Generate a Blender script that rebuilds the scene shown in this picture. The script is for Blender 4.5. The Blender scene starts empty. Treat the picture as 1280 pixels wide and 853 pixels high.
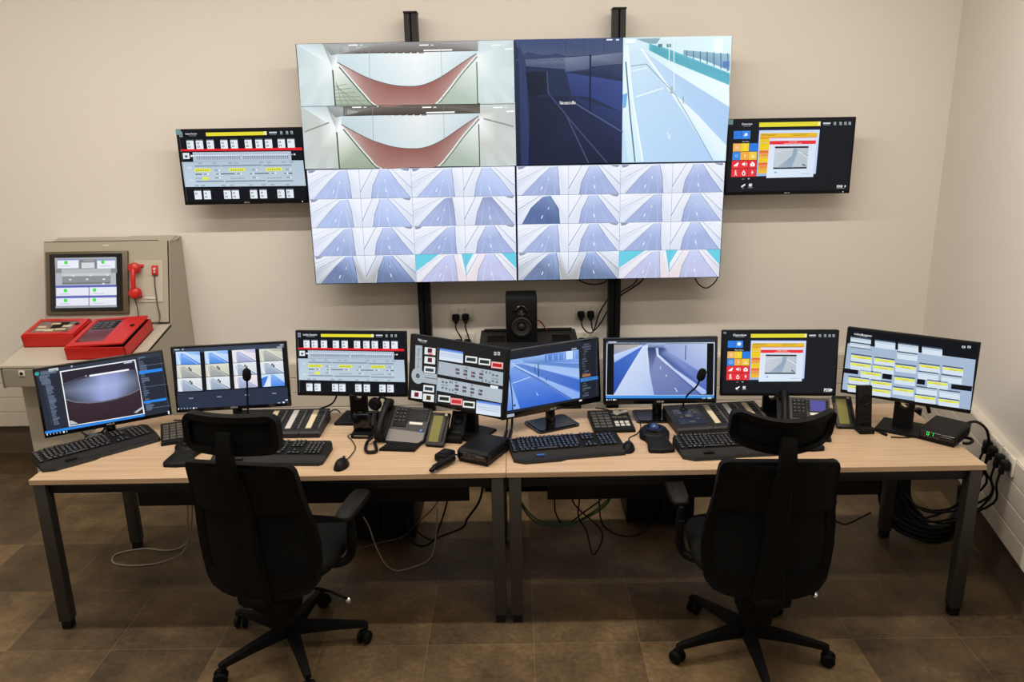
import bpy, bmesh, math, random
from mathutils import Matrix, Vector
random.seed(7)
PI = math.pi
SC = bpy.context.scene
COL = SC.collection

# ------------------------------------------------------------------ camera, light, exposure
cam = bpy.data.objects.new('camera', bpy.data.cameras.new('camera'))
COL.objects.link(cam)
cam.data.sensor_width = 36.0
cam.data.lens = 1003.0 / 1280.0 * 36.0
cam.data.clip_start = 0.05
PITCH, YAW, ROLL = 0.27208, 0.00602, -0.01854
cam.matrix_world = (Matrix.Translation((0.0537, -3.0738, 2.1539)) @ Matrix.Rotation(YAW, 4, 'Z')
                    @ Matrix.Rotation(PI / 2 - PITCH, 4, 'X') @ Matrix.Rotation(-ROLL, 4, 'Z').inverted())
SC.camera = cam
SC.view_settings.view_transform = 'Standard'
SC.view_settings.look = 'None'
SC.view_settings.exposure = 0.0
SC.view_settings.gamma = 1.0
SC.view_settings.use_curve_mapping = False
world = bpy.data.worlds.new('world')
SC.world = world
world.use_nodes = True
world.node_tree.nodes['Background'].inputs[0].default_value = (1, .9, .78, 1)
world.node_tree.nodes['Background'].inputs[1].default_value = 0.02

CEIL = 3.7
def ceiling_strip(name, x, y, lx, ly, watt, col=(1, .925, .83)):
    d = bpy.data.lights.new(name, 'AREA'); d.shape = 'RECTANGLE'; d.size = lx; d.size_y = ly
    d.energy = watt; d.color = col
    o = bpy.data.objects.new(name, d); COL.objects.link(o); o.location = (x, y, CEIL - .03)
    return o
ceiling_strip('ceiling_strip_light', -.45, -1.5, 6.2, .10, 66)
ceiling_strip('ceiling_strip_light', -.45, -.05, 6.2, .10, 140)
ceiling_strip('ceiling_strip_light', -.45, -3.2, 6.2, .10, 30)

# ------------------------------------------------------------------ helpers
def lin(c):
    return c / 12.92 if c <= .04045 else ((c + .055) / 1.055) ** 2.4
def hx(h, a=1.0):
    if not isinstance(h, str): return h
    return (lin(int(h[0:2], 16) / 255), lin(int(h[2:4], 16) / 255), lin(int(h[4:6], 16) / 255), a)

def mat(name, col, rough=.5, metal=0., var=.06, scale=60., bump=0., bscale=200., spec=.5, emit=None, estr=0.):
    m = bpy.data.materials.new(name); m.use_nodes = True
    nt = m.node_tree; b = nt.nodes['Principled BSDF']
    c = hx(col)
    tc = nt.nodes.new('ShaderNodeTexCoord'); nz = nt.nodes.new('ShaderNodeTexNoise')
    nz.inputs['Scale'].default_value = scale; nz.inputs['Detail'].default_value = 4
    nt.links.new(tc.outputs['Object'], nz.inputs['Vector'])
    mx = nt.nodes.new('ShaderNodeMix'); mx.data_type = 'RGBA'
    mx.inputs[6].default_value = tuple(v * (1 - var) for v in c[:3]) + (1,)
    mx.inputs[7].default_value = tuple(min(1, v * (1 + var)) for v in c[:3]) + (1,)
    nt.links.new(nz.outputs['Fac'], mx.inputs[0]); nt.links.new(mx.outputs[2], b.inputs['Base Color'])
    b.inputs['Roughness'].default_value = rough; b.inputs['Metallic'].default_value = metal
    b.inputs['Specular IOR Level'].default_value = spec
    if bump:
        n2 = nt.nodes.new('ShaderNodeTexNoise'); n2.inputs['Scale'].default_value = bscale
        nt.links.new(tc.outputs['Object'], n2.inputs['Vector'])
        bp = nt.nodes.new('ShaderNodeBump'); bp.inputs['Strength'].default_value = bump; bp.inputs['Distance'].default_value = .002
        nt.links.new(n2.outputs['Fac'], bp.inputs['Height']); nt.links.new(bp.outputs['Normal'], b.inputs['Normal'])
    if emit:
        b.inputs['Emission Color'].default_value = hx(emit); b.inputs['Emission Strength'].default_value = estr
    return m

def floor_material():
    m = bpy.data.materials.new('brown_stone_tile'); m.use_nodes = True
    nt = m.node_tree; N = nt.nodes; L = nt.links; b = N['Principled BSDF']
    tc = N.new('ShaderNodeTexCoord'); sp = N.new('ShaderNodeSeparateXYZ'); L.new(tc.outputs['Object'], sp.inputs[0])
    def M(op, a, v=None):
        n = N.new('ShaderNodeMath'); n.operation = op
        for i, k in enumerate((a, v)):
            if k is None: continue
            if isinstance(k, (int, float)): n.inputs[i].default_value = k
            else: L.new(k, n.inputs[i])
        return n.outputs[0]
    def cell(o, off):
        q = M('DIVIDE', M('SUBTRACT', o, off), .45)
        f = M('FRACT', q); d = M('MULTIPLY', M('MINIMUM', f, M('SUBTRACT', 1.0, f)), .45)
        return M('FLOOR', q), M('LESS_THAN', d, .0016)
    ix, gx = cell(sp.outputs[0], .105); iy, gy = cell(sp.outputs[1], .31)
    g = M('MAXIMUM', gx, gy)
    cb = N.new('ShaderNodeCombineXYZ'); L.new(ix, cb.inputs[0]); L.new(iy, cb.inputs[1])
    wn = N.new('ShaderNodeTexWhiteNoise'); L.new(cb.outputs[0], wn.inputs['Vector'])
    n1 = N.new('ShaderNodeTexNoise'); n1.inputs['Scale'].default_value = 3.2; n1.inputs['Detail'].default_value = 8; n1.inputs['Roughness'].default_value = .62
    L.new(tc.outputs['Object'], n1.inputs['Vector'])
    n2 = N.new('ShaderNodeTexNoise'); n2.inputs['Scale'].default_value = 45; n2.inputs['Detail'].default_value = 6
    L.new(tc.outputs['Object'], n2.inputs['Vector'])
    f = M('ADD', M('MULTIPLY', n1.outputs['Fac'], .62), M('ADD', M('MULTIPLY', n2.outputs['Fac'], .22), M('MULTIPLY', wn.outputs['Value'], .16)))
    cr = N.new('ShaderNodeValToRGB'); L.new(f, cr.inputs[0])
    e = cr.color_ramp.elements; e[0].position = .34; e[0].color = hx('33281a'); e[1].position = .68; e[1].color = hx('7a6446')
    x = e.new(.5); x.color = hx('54432d')
    mx = N.new('ShaderNodeMix'); mx.data_type = 'RGBA'; L.new(M('MULTIPLY', g, M('MULTIPLY', n1.outputs['Fac'], .75)), mx.inputs[0])
    L.new(cr.outputs[0], mx.inputs[6]); mx.inputs[7].default_value = hx('7d6a4c')
    L.new(mx.outputs[2], b.inputs['Base Color'])
    rr = N.new('ShaderNodeMapRange'); rr.inputs[3].default_value = .42; rr.inputs[4].default_value = .62
    L.new(n2.outputs['Fac'], rr.inputs[0]); L.new(rr.outputs[0], b.inputs['Roughness'])
    b.inputs['Specular IOR Level'].default_value = .35
    return m

def wood_material():
    m = bpy.data.materials.new('light_oak_laminate'); m.use_nodes = True
    nt = m.node_tree; N = nt.nodes; L = nt.links; b = N['Principled BSDF']
    tc = N.new('ShaderNodeTexCoord'); mp = N.new('ShaderNodeMapping'); mp.inputs['Scale'].default_value = (2.2, 60, 60)
    L.new(tc.outputs['Object'], mp.inputs[0])
    n1 = N.new('ShaderNodeTexNoise'); n1.inputs['Scale'].default_value = 1.; n1.inputs['Detail'].default_value = 6; n1.inputs['Distortion'].default_value = .6
    L.new(mp.outputs[0], n1.inputs['Vector'])
    cr = N.new('ShaderNodeValToRGB'); L.new(n1.outputs['Fac'], cr.inputs[0])
    e = cr.color_ramp.elements; e[0].position = .3; e[0].color = hx('ab8e6f'); e[1].position = .72; e[1].color = hx('c0a588')
    L.new(cr.outputs[0], b.inputs['Base Color']); b.inputs['Roughness'].default_value = .42
    return m

def screen_material():
    m = bpy.data.materials.new('lit_display'); m.use_nodes = True
    nt = m.node_tree; b = nt.nodes['Principled BSDF']
    at = nt.nodes.new('ShaderNodeAttribute'); at.attribute_name = 'Col'
    b.inputs['Base Color'].default_value = (.003, .003, .004, 1); b.inputs['Roughness'].default_value = .4; b.inputs['Specular IOR Level'].default_value = .12
    nt.links.new(at.outputs['Color'], b.inputs['Emission Color']); b.inputs['Emission Strength'].default_value = 1.0
    return m

MT = {}
def defmats():
    MT['floor'] = floor_material(); MT['wood'] = wood_material(); MT['screen'] = screen_material()
    MT['wall'] = mat('warm_white_paint', 'e4ded5', .85, var=.015, scale=1.5, bump=.05, bscale=90)
    MT['ceil'] = mat('ceiling_paint', 'e4dfd6', .9, var=.01)
    MT['skirt'] = mat('dark_stone_skirting', '55483a', .5, var=.18, scale=9)
    MT['trunk'] = mat('white_pvc_trunking', 'cfc6b8', .45, var=.01)
    MT['plastic'] = mat('black_plastic', '0a0a0b', .45, var=.12, bump=.05, bscale=500, spec=.16)
    MT['matte'] = mat('matte_black_plastic', '090909', .6, var=.12, bump=.1, bscale=700, spec=.22)
    MT['gloss'] = mat('glossy_black_plastic', '070708', .16, var=.05)
    MT['fabric'] = mat('black_mesh_fabric', '060606', .9, var=.3, scale=900, bump=.4, bscale=900, spec=.2)
    MT['chair'] = mat('black_chair_nylon', '070707', .6, var=.1, bump=.08, bscale=600, spec=.14)
    MT['legmetal'] = mat('dark_grey_powder_coat', '2b2824', .5, .0, var=.05, bump=.05, bscale=900)
    MT['blackmetal'] = mat('black_powder_coat', '0a0a0b', .5, var=.08, spec=.3)
    MT['grey'] = mat('charcoal_plastic', '1f1f20', .5, var=.05, spec=.3)
    MT['rest'] = mat('dark_taupe_plastic', '1b1917', .5, var=.08, spec=.3)
    MT['offlcd'] = mat('unlit_phone_display', '1a1a1c', .55, var=.05, spec=.2)
    MT['phone'] = mat('graphite_phone_plastic', '201f21', .45, var=.05, spec=.3)
    MT['silver'] = mat('silver_plastic', '5c5855', .42, .1, var=.03)
    MT['cream'] = mat('cream_label_card', 'c6b899', .7, var=.03)
    MT['palecard'] = mat('pale_grey_label_card', 'b4b1aa', .7, var=.03)
    MT['white'] = mat('white_plastic', 'cfcbc3', .5, var=.02)
    MT['lcd'] = mat('olive_lcd', '6f6a3c', .6, var=.05, spec=.15, emit='8b8450', estr=.12)
    MT['lcdblue'] = mat('violet_blue_lcd', '34336a', .6, var=.05, spec=.1, emit='5a58a8', estr=.45)
    MT['darkglass'] = mat('dark_glass', '0d0f14', .12, var=.04)
    MT['bluepanel'] = mat('dark_blue_keypad_panel', '1c2436', .35, var=.06)
    MT['key'] = mat('dark_key', '101013', .38, var=.1)
    MT['greykey'] = mat('grey_key', '47443e', .5, var=.05)
    MT['legend'] = mat('pale_key_legend', '5a5c5e', .6, var=.02)
    MT['blueled'] = mat('blue_backlight', '1c3c70', .4, emit='3f86e0', estr=.3)
    MT['whiteled'] = mat('white_led', 'dfe6ff', .4, emit='dfe6ff', estr=1.2)
    MT['greenled'] = mat('green_led_digit', '30d060', .4, emit='38e060', estr=1.0)
    MT['ball'] = mat('blue_trackball', '22386a', .14, var=.25, scale=120)
    MT['console'] = mat('pale_grey_beige_steel', 'a8a191', .45, var=.02)
    MT['consoletop'] = mat('cream_laminate', 'b9b1a2', .42, var=.02)
    MT['consoledark'] = mat('console_grey_panel', '8a8375', .5, var=.02)
    MT['bronze'] = mat('bronze_display_bezel', '5e5340', .4, .1, var=.06)
    MT['red'] = mat('fire_red_paint', 'c01a15', .42, var=.06)
    MT['redplastic'] = mat('red_handset_plastic', 'c01d15', .32, var=.05)
    MT['smoke'] = mat('smoked_window', '5a1512', .12, var=.1, scale=14)
    MT['smokegrey'] = mat('grey_window', '6e5a52', .12, var=.25, scale=18)
    MT['chrome'] = mat('chrome', 'c9c9c9', .18, 1.0, var=.03)
    MT['cable'] = mat('black_cable', '080808', .5, var=.1, spec=.2)
    MT['whitecable'] = mat('white_cable', '857e72', .55, var=.04)
    MT['greycable'] = mat('grey_cable', '45423c', .55, var=.04)
    MT['greencable'] = mat('green_cable', '1d4a25', .5, var=.1)
    MT['redcable'] = mat('red_cable', '7a1a14', .5, var=.1)
    MT['socket'] = mat('socket_plate_white', 'dcd5c8', .45, var=.02)
    MT['cone'] = mat('speaker_cone', '1a1a1c', .55, var=.12, scale=200)
    MT['sticker'] = mat('teal_sticker', '6f9aa8', .6, var=.1)
defmats()

class MB:
    """collects shapes into ONE mesh"""
    def __init__(s): s.V = []; s.F = []; s.I = []; s.M = Matrix(); s.mi = 0
    def put(s, V, F):
        o = len(s.V)
        s.V += [tuple(s.M @ Vector(v)) for v in V]
        s.F += [tuple(i + o for i in f) for f in F]; s.I += [s.mi] * len(F)
        return s
    def box(s, c, d, bev=0., rot=None, seg=2, taper=None):
        bm = bmesh.new(); bmesh.ops.create_cube(bm, size=1.0)
        for v in bm.verts:
            t = 1.0
            if taper and v.co.z > 0: v.co.x *= taper[0]; v.co.y *= taper[1]
            v.co = Vector((v.co.x * d[0], v.co.y * d[1], v.co.z * d[2]))
        if bev: bmesh.ops.bevel(bm, geom=bm.edges[:], offset=min(bev, min(d) * .49), segments=seg, profile=.5, affect='EDGES')
        R = rot if rot is not None else Matrix()
        T = Matrix.Translation(c) @ R.to_4x4()
        bm.verts.index_update()
        s.put([T @ v.co for v in bm.verts], [[v.index for v in f.verts] for f in bm.faces]); bm.free()
        return s
    def cyl(s, p0, p1, r0, r1=None, n=16, cap=True):
        r1 = r0 if r1 is None else r1
        p0 = Vector(p0); p1 = Vector(p1); a = (p1 - p0).normalized()
        u = a.orthogonal().normalized(); w = a.cross(u)
        V = []; F = []
        for p, r in ((p0, r0), (p1, r1)):
            for k in range(n):
                t = 2 * PI * k / n; V.append(p + u * (r * math.cos(t)) + w * (r * math.sin(t)))
        for k in range(n): F.append((k, (k + 1) % n, n + (k + 1) % n, n + k))
        if cap: F.append(tuple(range(n - 1, -1, -1))); F.append(tuple(range(n, 2 * n)))
        return s.put(V, F)
    def lathe(s, prof, c=(0, 0, 0), axis='Z', n=24):
        V = []; F = []; m = len(prof)
        for k in range(n):
            t = 2 * PI * k / n; ct, st = math.cos(t), math.sin(t)
            for r, h in prof:
                p = {'Z': (r * ct, r * st, h), 'Y': (r * ct, h, r * st), 'X': (h, r * ct, r * st)}[axis]
                V.append((p[0] + c[0], p[1] + c[1], p[2] + c[2]))
        for k in range(n):
            for j in range(m - 1):
                a = k * m + j; b = ((k + 1) % n) * m + j
                F.append((a, b, b + 1, a + 1))
        return s.put(V, F)
    def ball(s, c, r, n=16):
        rr = r if isinstance(r, (tuple, list)) else (r, r, r)
        V = []; F = []; m = n // 2
        for j in range(m + 1):
            ph = PI * j / m
            for k in range(n):
                t = 2 * PI * k / n
                V.append((c[0] + rr[0] * math.sin(ph) * math.cos(t), c[1] + rr[1] * math.sin(ph) * math.sin(t), c[2] + rr[2] * math.cos(ph)))
        for j in range(m):
            for k in range(n):
                F.append((j * n + k, (j + 1) * n + k, (j + 1) * n + (k + 1) % n, j * n + (k + 1) % n))
        return s.put(V, F)
    def prism(s, poly, a0, a1, axis='Z'):
        """extrude a 2-D outline: axis Z -> (x,y), Y -> (x,z), X -> (y,z)"""
        n = len(poly)
        def P(p, h): return {'Z': (p[0], p[1], h), 'Y': (p[0], h, p[1]), 'X': (h, p[0], p[1])}[axis]
        V = [P(p, a0) for p in poly] + [P(p, a1) for p in poly]
        F = [tuple(range(n - 1, -1, -1)), tuple(range(n, 2 * n))] + [(k, (k + 1) % n, n + (k + 1) % n, n + k) for k in range(n)]
        return s.put(V, F)
    def tube(s, pts, r, n=8, smooth=4, closed=False):
        P = [Vector(p) for p in pts]
        if smooth and len(P) > 2:
            Q = []
            for i in range(len(P) - 1):
                p0 = P[max(i - 1, 0)]; p1 = P[i]; p2 = P[i + 1]; p3 = P[min(i + 2, len(P) - 1)]
                for k in range(smooth):
                    t = k / smooth
                    Q.append(.5 * ((2 * p1) + (p2 - p0) * t + (2 * p0 - 5 * p1 + 4 * p2 - p3) * t * t + (3 * p1 - p0 - 3 * p2 + p3) * t ** 3))
            Q.append(P[-1]); P = Q
        V = []; F = []; u = None
        for i, p in enumerate(P):
            a = (P[min(i + 1, len(P) - 1)] - P[max(i - 1, 0)])
            a = a.normalized() if a.length > 1e-9 else Vector((0, 0, 1))
            if u is None: u = a.orthogonal().normalized()
            u = (u - a * u.dot(a)); u = u.normalized() if u.length > 1e-6 else a.orthogonal().normalized()
            w = a.cross(u); rr = r[min(i * len(r) // len(P), len(r) - 1)] if isinstance(r, (list, tuple)) else r
            for k in range(n):
                t = 2 * PI * k / n; V.append(p + u * (rr * math.cos(t)) + w * (rr * math.sin(t)))
        m = len(P)
        for i in range(m - 1):
            for k in range(n): F.append((i * n + k, i * n + (k + 1) % n, (i + 1) * n + (k + 1) % n, (i + 1) * n + k))
        F.append(tuple(range(n - 1, -1, -1))); F.append(tuple(range((m - 1) * n, m * n)))
        return s.put(V, F)
    def band(s, pts, nrm, wid, thick, closed=False):
        """flat bar swept along pts; nrm(i) gives the in-plane inward direction, y is the thickness direction"""
        V = []; F = []; m = len(pts)
        for i, p in enumerate(pts):
            p = Vector(p); q = Vector(nrm(i)) * wid; t = Vector((0, thick / 2, 0))
            V += [p - t, p + t, p + q + t, p + q - t]
        for i in range(m if closed else m - 1):
            j = (i + 1) % m
            for k in range(4): F.append((i * 4 + k, i * 4 + (k + 1) % 4, j * 4 + (k + 1) % 4, j * 4 + k))
        if not closed: F += [(3, 2, 1, 0), tuple(range(4 * m - 4, 4 * m))]
        return s.put(V, F)
    def sheet(s, fn, us, vs, thick=0.):
        """grid surface fn(u,v)->(x,y,z), doubled along y by thick"""
        V = []; F = []; nu, nv = len(us), len(vs)
        for off in ((0,) if not thick else (0, thick)):
            for v in vs:
                for u in us:
                    x, y, z = fn(u, v); V.append((x, y + off, z))
        def q(a, b, o): return o + b * nu + a
        for o in ((0,) if not thick else (0, nu * nv)):
            for b in range(nv - 1):
                for a in range(nu - 1): F.append((q(a, b, o), q(a + 1, b, o), q(a + 1, b + 1, o), q(a, b + 1, o)))
        if thick:
            o = nu * nv
            ring = [q(a, 0, 0) for a in range(nu)] + [q(nu - 1, b, 0) for b in range(1, nv)] + [q(a, nv - 1, 0) for a in range(nu - 2, -1, -1)] + [q(0, b, 0) for b in range(nv - 2, 0, -1)]
            for i in range(len(ring)):
                a = ring[i]; b = ring[(i + 1) % len(ring)]; F.append((a, b, b + o, a + o))
        return s.put(V, F)
    def build(s, name, m, parent=None, smooth=35, loc=None):
        me = bpy.data.meshes.new(name); me.from_pydata(s.V, [], s.F)
        for k in (m if isinstance(m, list) else [m]): me.materials.append(MT[k] if isinstance(k, str) else k)
        for p, i in zip(me.polygons, s.I): p.material_index = i
        bm = bmesh.new(); bm.from_mesh(me); bmesh.ops.recalc_face_normals(bm, faces=bm.faces[:]); bm.to_mesh(me); bm.free()
        if smooth:
            me.polygons.foreach_set('use_smooth', [True] * len(me.polygons))
            me.set_sharp_from_angle(angle=math.radians(smooth))
        o = bpy.data.objects.new(name, me); COL.objects.link(o)
        if parent is not None: o.parent = parent
        if loc: o.location = loc
        return o

def tag(o, label=None, cat=None, group=None, kind=None):
    if label: o['label'] = label
    if cat: o['category'] = cat
    if group: o['group'] = group
    if kind: o['kind'] = kind
    return o
def thing(name, label, cat, loc=(0, 0, 0), rz=0., group=None):
    o = bpy.data.objects.new(name, None); o.empty_display_size = .05; COL.objects.link(o)
    o.location = loc; o.rotation_euler = (0, 0, rz)
    return tag(o, label, cat, group)
def copy_tree(o, parent=None):
    c = o.copy(); COL.objects.link(c)
    if parent is not None: c.parent = parent
    for ch in list(o.children): copy_tree(ch, c)
    return c
def RX(a): return Matrix.Rotation(a, 4, 'X')
def RY(a): return Matrix.Rotation(a, 4, 'Y')
def RZ(a): return Matrix.Rotation(a, 4, 'Z')
def TR(x, y, z): return Matrix.Translation((x, y, z))

# ------------------------------------------------------------------ pictures shown on the displays (flat pixels of a lit screen)
def homog(src, dst):
    A = []; B = []
    for (x, y), (u, v) in zip(src, dst):
        A.append([x, y, 1, 0, 0, 0, -u * x, -u * y]); B.append(u)
        A.append([0, 0, 0, x, y, 1, -v * x, -v * y]); B.append(v)
    n = 8
    M = [r[:] + [b] for r, b in zip(A, B)]
    for i in range(n):
        p = max(range(i, n), key=lambda k: abs(M[k][i])); M[i], M[p] = M[p], M[i]
        for k in range(n):
            if k != i:
                f = M[k][i] / M[i][i]
                M[k] = [a - f * b for a, b in zip(M[k], M[i])]
    return [M[i][n] / M[i][i] for i in range(n)]
class Canvas:
    """a display picture; quad = the panel's corners in the drawing's own coordinates, clockwise from top left"""
    def __init__(s, w, h, quad=((0, 0), (1, 0), (1, 1), (0, 1))):
        s.w, s.h = w, h; s.H = homog(quad, ((0, 0), (1, 0), (1, 1), (0, 1))); s.V = []; s.F = []; s.C = []
    def uv(s, x, y):
        a = s.H; d = a[6] * x + a[7] * y + 1
        return ((a[0] * x + a[1] * y + a[2]) / d, (a[3] * x + a[4] * y + a[5]) / d)
    def face(s, uvs, cols, ly):
        o = len(s.V)
        for u, v in uvs: s.V.append(((u - .5) * s.w, -.0006 - ly * .0003, (.5 - v) * s.h))
        s.F.append(tuple(range(o, o + len(uvs)))); s.C.append(cols)
    def poly(s, pts, col, ly=1):
        cs = [hx(c) for c in col] if isinstance(col, list) else [hx(col)] * len(pts)
        s.face([s.uv(*p) for p in pts], cs, ly)
    def rect(s, x0, y0, x1, y1, col, ly=1, col2=None):
        (u0, v0), (u1, v1) = s.uv(x0, y0), s.uv(x1, y1)
        c = hx(col); d = hx(col2) if col2 else c
        s.face([(u0, v0), (u1, v0), (u1, v1), (u0, v1)], [c, c, d, d], ly)
    def urect(s, u0, v0, u1, v1, col, ly=0, col2=None):
        c = hx(col); d = hx(col2) if col2 else c
        s.face([(u0, v0), (u1, v0), (u1, v1), (u0, v1)], [c, c, d, d], ly)
    def line(s, pts, wid, col, ly=2):
        P = [s.uv(*p) for p in pts]; c = hx(col)
        for (a, b), (e, f) in zip(P, P[1:]):
            dx, dy = (e - a) * s.w, (f - b) * s.h; l = math.hypot(dx, dy) or 1
            nx, ny = -dy / l * wid / 2 / s.w, dx / l * wid / 2 / s.h
            s.face([(a + nx, b + ny), (e + nx, f + ny), (e - nx, f - ny), (a - nx, b - ny)], [c] * 4, ly)
    def strip(s, top, bot, ct, cb, ly=1):
        for i in range(len(top) - 1):
            s.face([s.uv(*top[i]), s.uv(*top[i + 1]), s.uv(*bot[i + 1]), s.uv(*bot[i])], [hx(ct), hx(ct), hx(cb), hx(cb)], ly)
    def disc(s, x, y, r, col, ly=2, n=20, col2=None):
        u, v = s.uv(x, y)
        for k in range(n):
            a, b = 2 * PI * k / n, 2 * PI * (k + 1) / n
            s.face([(u, v), (u + r * math.cos(a) / s.w, v + r * math.sin(a) / s.h), (u + r * math.cos(b) / s.w, v + r * math.sin(b) / s.h)], [hx(col), hx(col2 or col), hx(col2 or col)], ly)
    def text(s, t, x, y, hgt, col, ly=3, align='L', bold=.0, wid=None):
        """t with its cap height hgt in metres, vertically centred on y"""
        cu = bpy.data.curves.new('t', 'FONT'); cu.body = t; cu.resolution_u = 2; cu.offset = bold
        o = bpy.data.objects.new('t', cu); COL.objects.link(o)
        dg = bpy.context.evaluated_depsgraph_get(); me = bpy.data.meshes.new_from_object(o.evaluated_get(dg))
        xs = [v.co.x for v in me.vertices] or [0, 1]; k = hgt / .7
        W = (max(xs) - min(xs)) * k; kx = k * (wid / W) if wid else k
        W = wid or W
        u, v = s.uv(x, y); ox = {'L': 0, 'C': -W / 2, 'R': -W}[align]
        c = hx(col)
        for p in me.polygons:
            s.face([(u + (ox + (me.vertices[i].co.x - min(xs)) * kx) / s.w, v - (me.vertices[i].co.y * k - hgt / 2) / s.h) for i in p.vertices], [c] * len(p.vertices), ly)
        bpy.data.objects.remove(o); bpy.data.curves.remove(cu); bpy.data.meshes.remove(me)
    def build(s, name, parent, M=Matrix()):
        me = bpy.data.meshes.new(name); me.from_pydata([tuple(M @ Vector(v)) for v in s.V], [], s.F)
        at = me.color_attributes.new('Col', 'FLOAT_COLOR', 'CORNER'); i = 0; buf = []
        for cs in s.C:
            for c in cs: buf += c
        at.data.foreach_set('color', buf)
        me.materials.append(MT['screen'])
        o = bpy.data.objects.new(name, me); COL.objects.link(o); o.parent = parent
        return o

# ------------------------------------------------------------------ the room
H = .7273            # desk top height
YW = 2.0132          # back wall
XW = 2.715           # back right corner
AW = -math.atan(.22485)   # the right wall is not square to the back wall
def struct(name, mb, m, loc=(0, 0, 0), rz=0., smooth=0):
    o = mb.build(name, m, None, smooth); o.location = loc; o.rotation_euler = (0, 0, rz); o['kind'] = 'structure'
    return o
struct('floor', MB().box((-.6, -1.7, -.05), (8.6, 7.6, .1)), 'floor')
struct('wall_back', MB().box((-.6, YW + .05, CEIL / 2), (8.6, .1, CEIL)), 'wall')
struct('wall_right', MB().box((.05, -3.2, CEIL / 2), (.1, 6.6, CEIL)), 'wall', (XW, YW, 0), AW)
struct('wall_left', MB().box((-4.75, -1.7, CEIL / 2), (.1, 7.4, CEIL)), 'wall')
struct('wall_front', MB().box((-.6, -5.35, CEIL / 2), (8.6, .1, CEIL)), 'wall')
struct('ceiling', MB().box((-.6, -1.7, CEIL + .05), (8.6, 7.6, .1)), 'ceil')
struct('baseboard_back', MB().box((-.95, YW - .005, .095), (7.3, .012, .19)), 'skirt')
struct('baseboard_right', MB().box((-.005, -2.6, .11), (.012, 5.1, .22)), 'skirt', (XW, YW, 0), AW)
def trunking(L0, L1, z=.21):
    """four lidded compartments, profile in (depth, z), run along the wall"""
    mb = MB()
    for k in range(4):
        z1 = z + .1025
        mb.box(((L0 + L1) / 2, -.0225, (z + z1) / 2), (L1 - L0, .045, .1025 - .0003))
        mb.box(((L0 + L1) / 2, -.047, (z + z1) / 2), (L1 - L0, .006, .0965), .002, seg=1)
        z = z1
    return mb
struct('trim_1', trunking(-4.6, XW - .02), 'trunk', (0, YW, 0))
mb = trunking(.055, 5.0, .236)
struct('trim_2', mb, 'trunk', (XW, YW, 0), AW - PI / 2)

# ------------------------------------------------------------------ desks
def desk(x0, x1, mx0, mx1, label):
    cx = (x0 + x1) / 2; w = x1 - x0; D = .745
    t = thing('desk', label, 'desk', (cx, 0, 0), 0, 'two office desks pushed together end to end')
    MB().box((0, D / 2, H - .0125), (w - .0015, D, .025), .002, seg=1).build('tabletop', 'wood', t)
    L = .053
    for sx in (-1, 1):
        for y in (.004, .686):
            px = sx * (w / 2 - .0106 - L / 2)
            lg = MB().box((px, y + L / 2, (H - .025 + .04) / 2), (L, L, H - .025 - .04), .004).build('leg', 'legmetal', t)
            MB().box((px, y + L / 2, .021), (L * .8, L * .8, .042), .004).build('levelling_foot', 'blackmetal', lg)
    MB().box((0, .04, H - .05), (w - .13, .04, .048), .003).box((0, .715, H - .05), (w - .13, .04, .048), .003).build('under_frame', 'blackmetal', t)
    MB().box(((mx0 + mx1) / 2 - cx, .55, .525), (mx1 - mx0, .018, .40), .003, seg=1).build('modesty_panel', 'blackmetal', t)
    return t
desk(-2, 0, -1.835, -.193, 'light oak office desk on the left, with square dark metal legs')
desk(0, 2, .193, 1.826, 'light oak office desk on the right, beside the wall sockets')

# ------------------------------------------------------------------ video wall
def post(x, label):
    t = thing('mounting_post', label, 'post', (x, 1.91, 0), 0, 'black uprights carrying the video wall')
    for s in (-1, 1):
        MB().box((s * .0205, 0, 1.37), (.034, .09, 2.74), .004).build('rail', 'blackmetal', t)
    MB().box((0, .01, 1.37), (.012, .06, 2.73)).build('web', 'blackmetal', t)
    MB().box((0, 0, 2.745), (.08, .096, .012), .003).build('end_cap', 'blackmetal', t)
    MB().box((0, 0, .006), (.16, .10, .012), .002).build('base_plate', 'blackmetal', t)
post(-.527, 'black steel upright behind the video wall, on its left side')
post(.676, 'black steel upright behind the video wall, on its right side')

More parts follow.
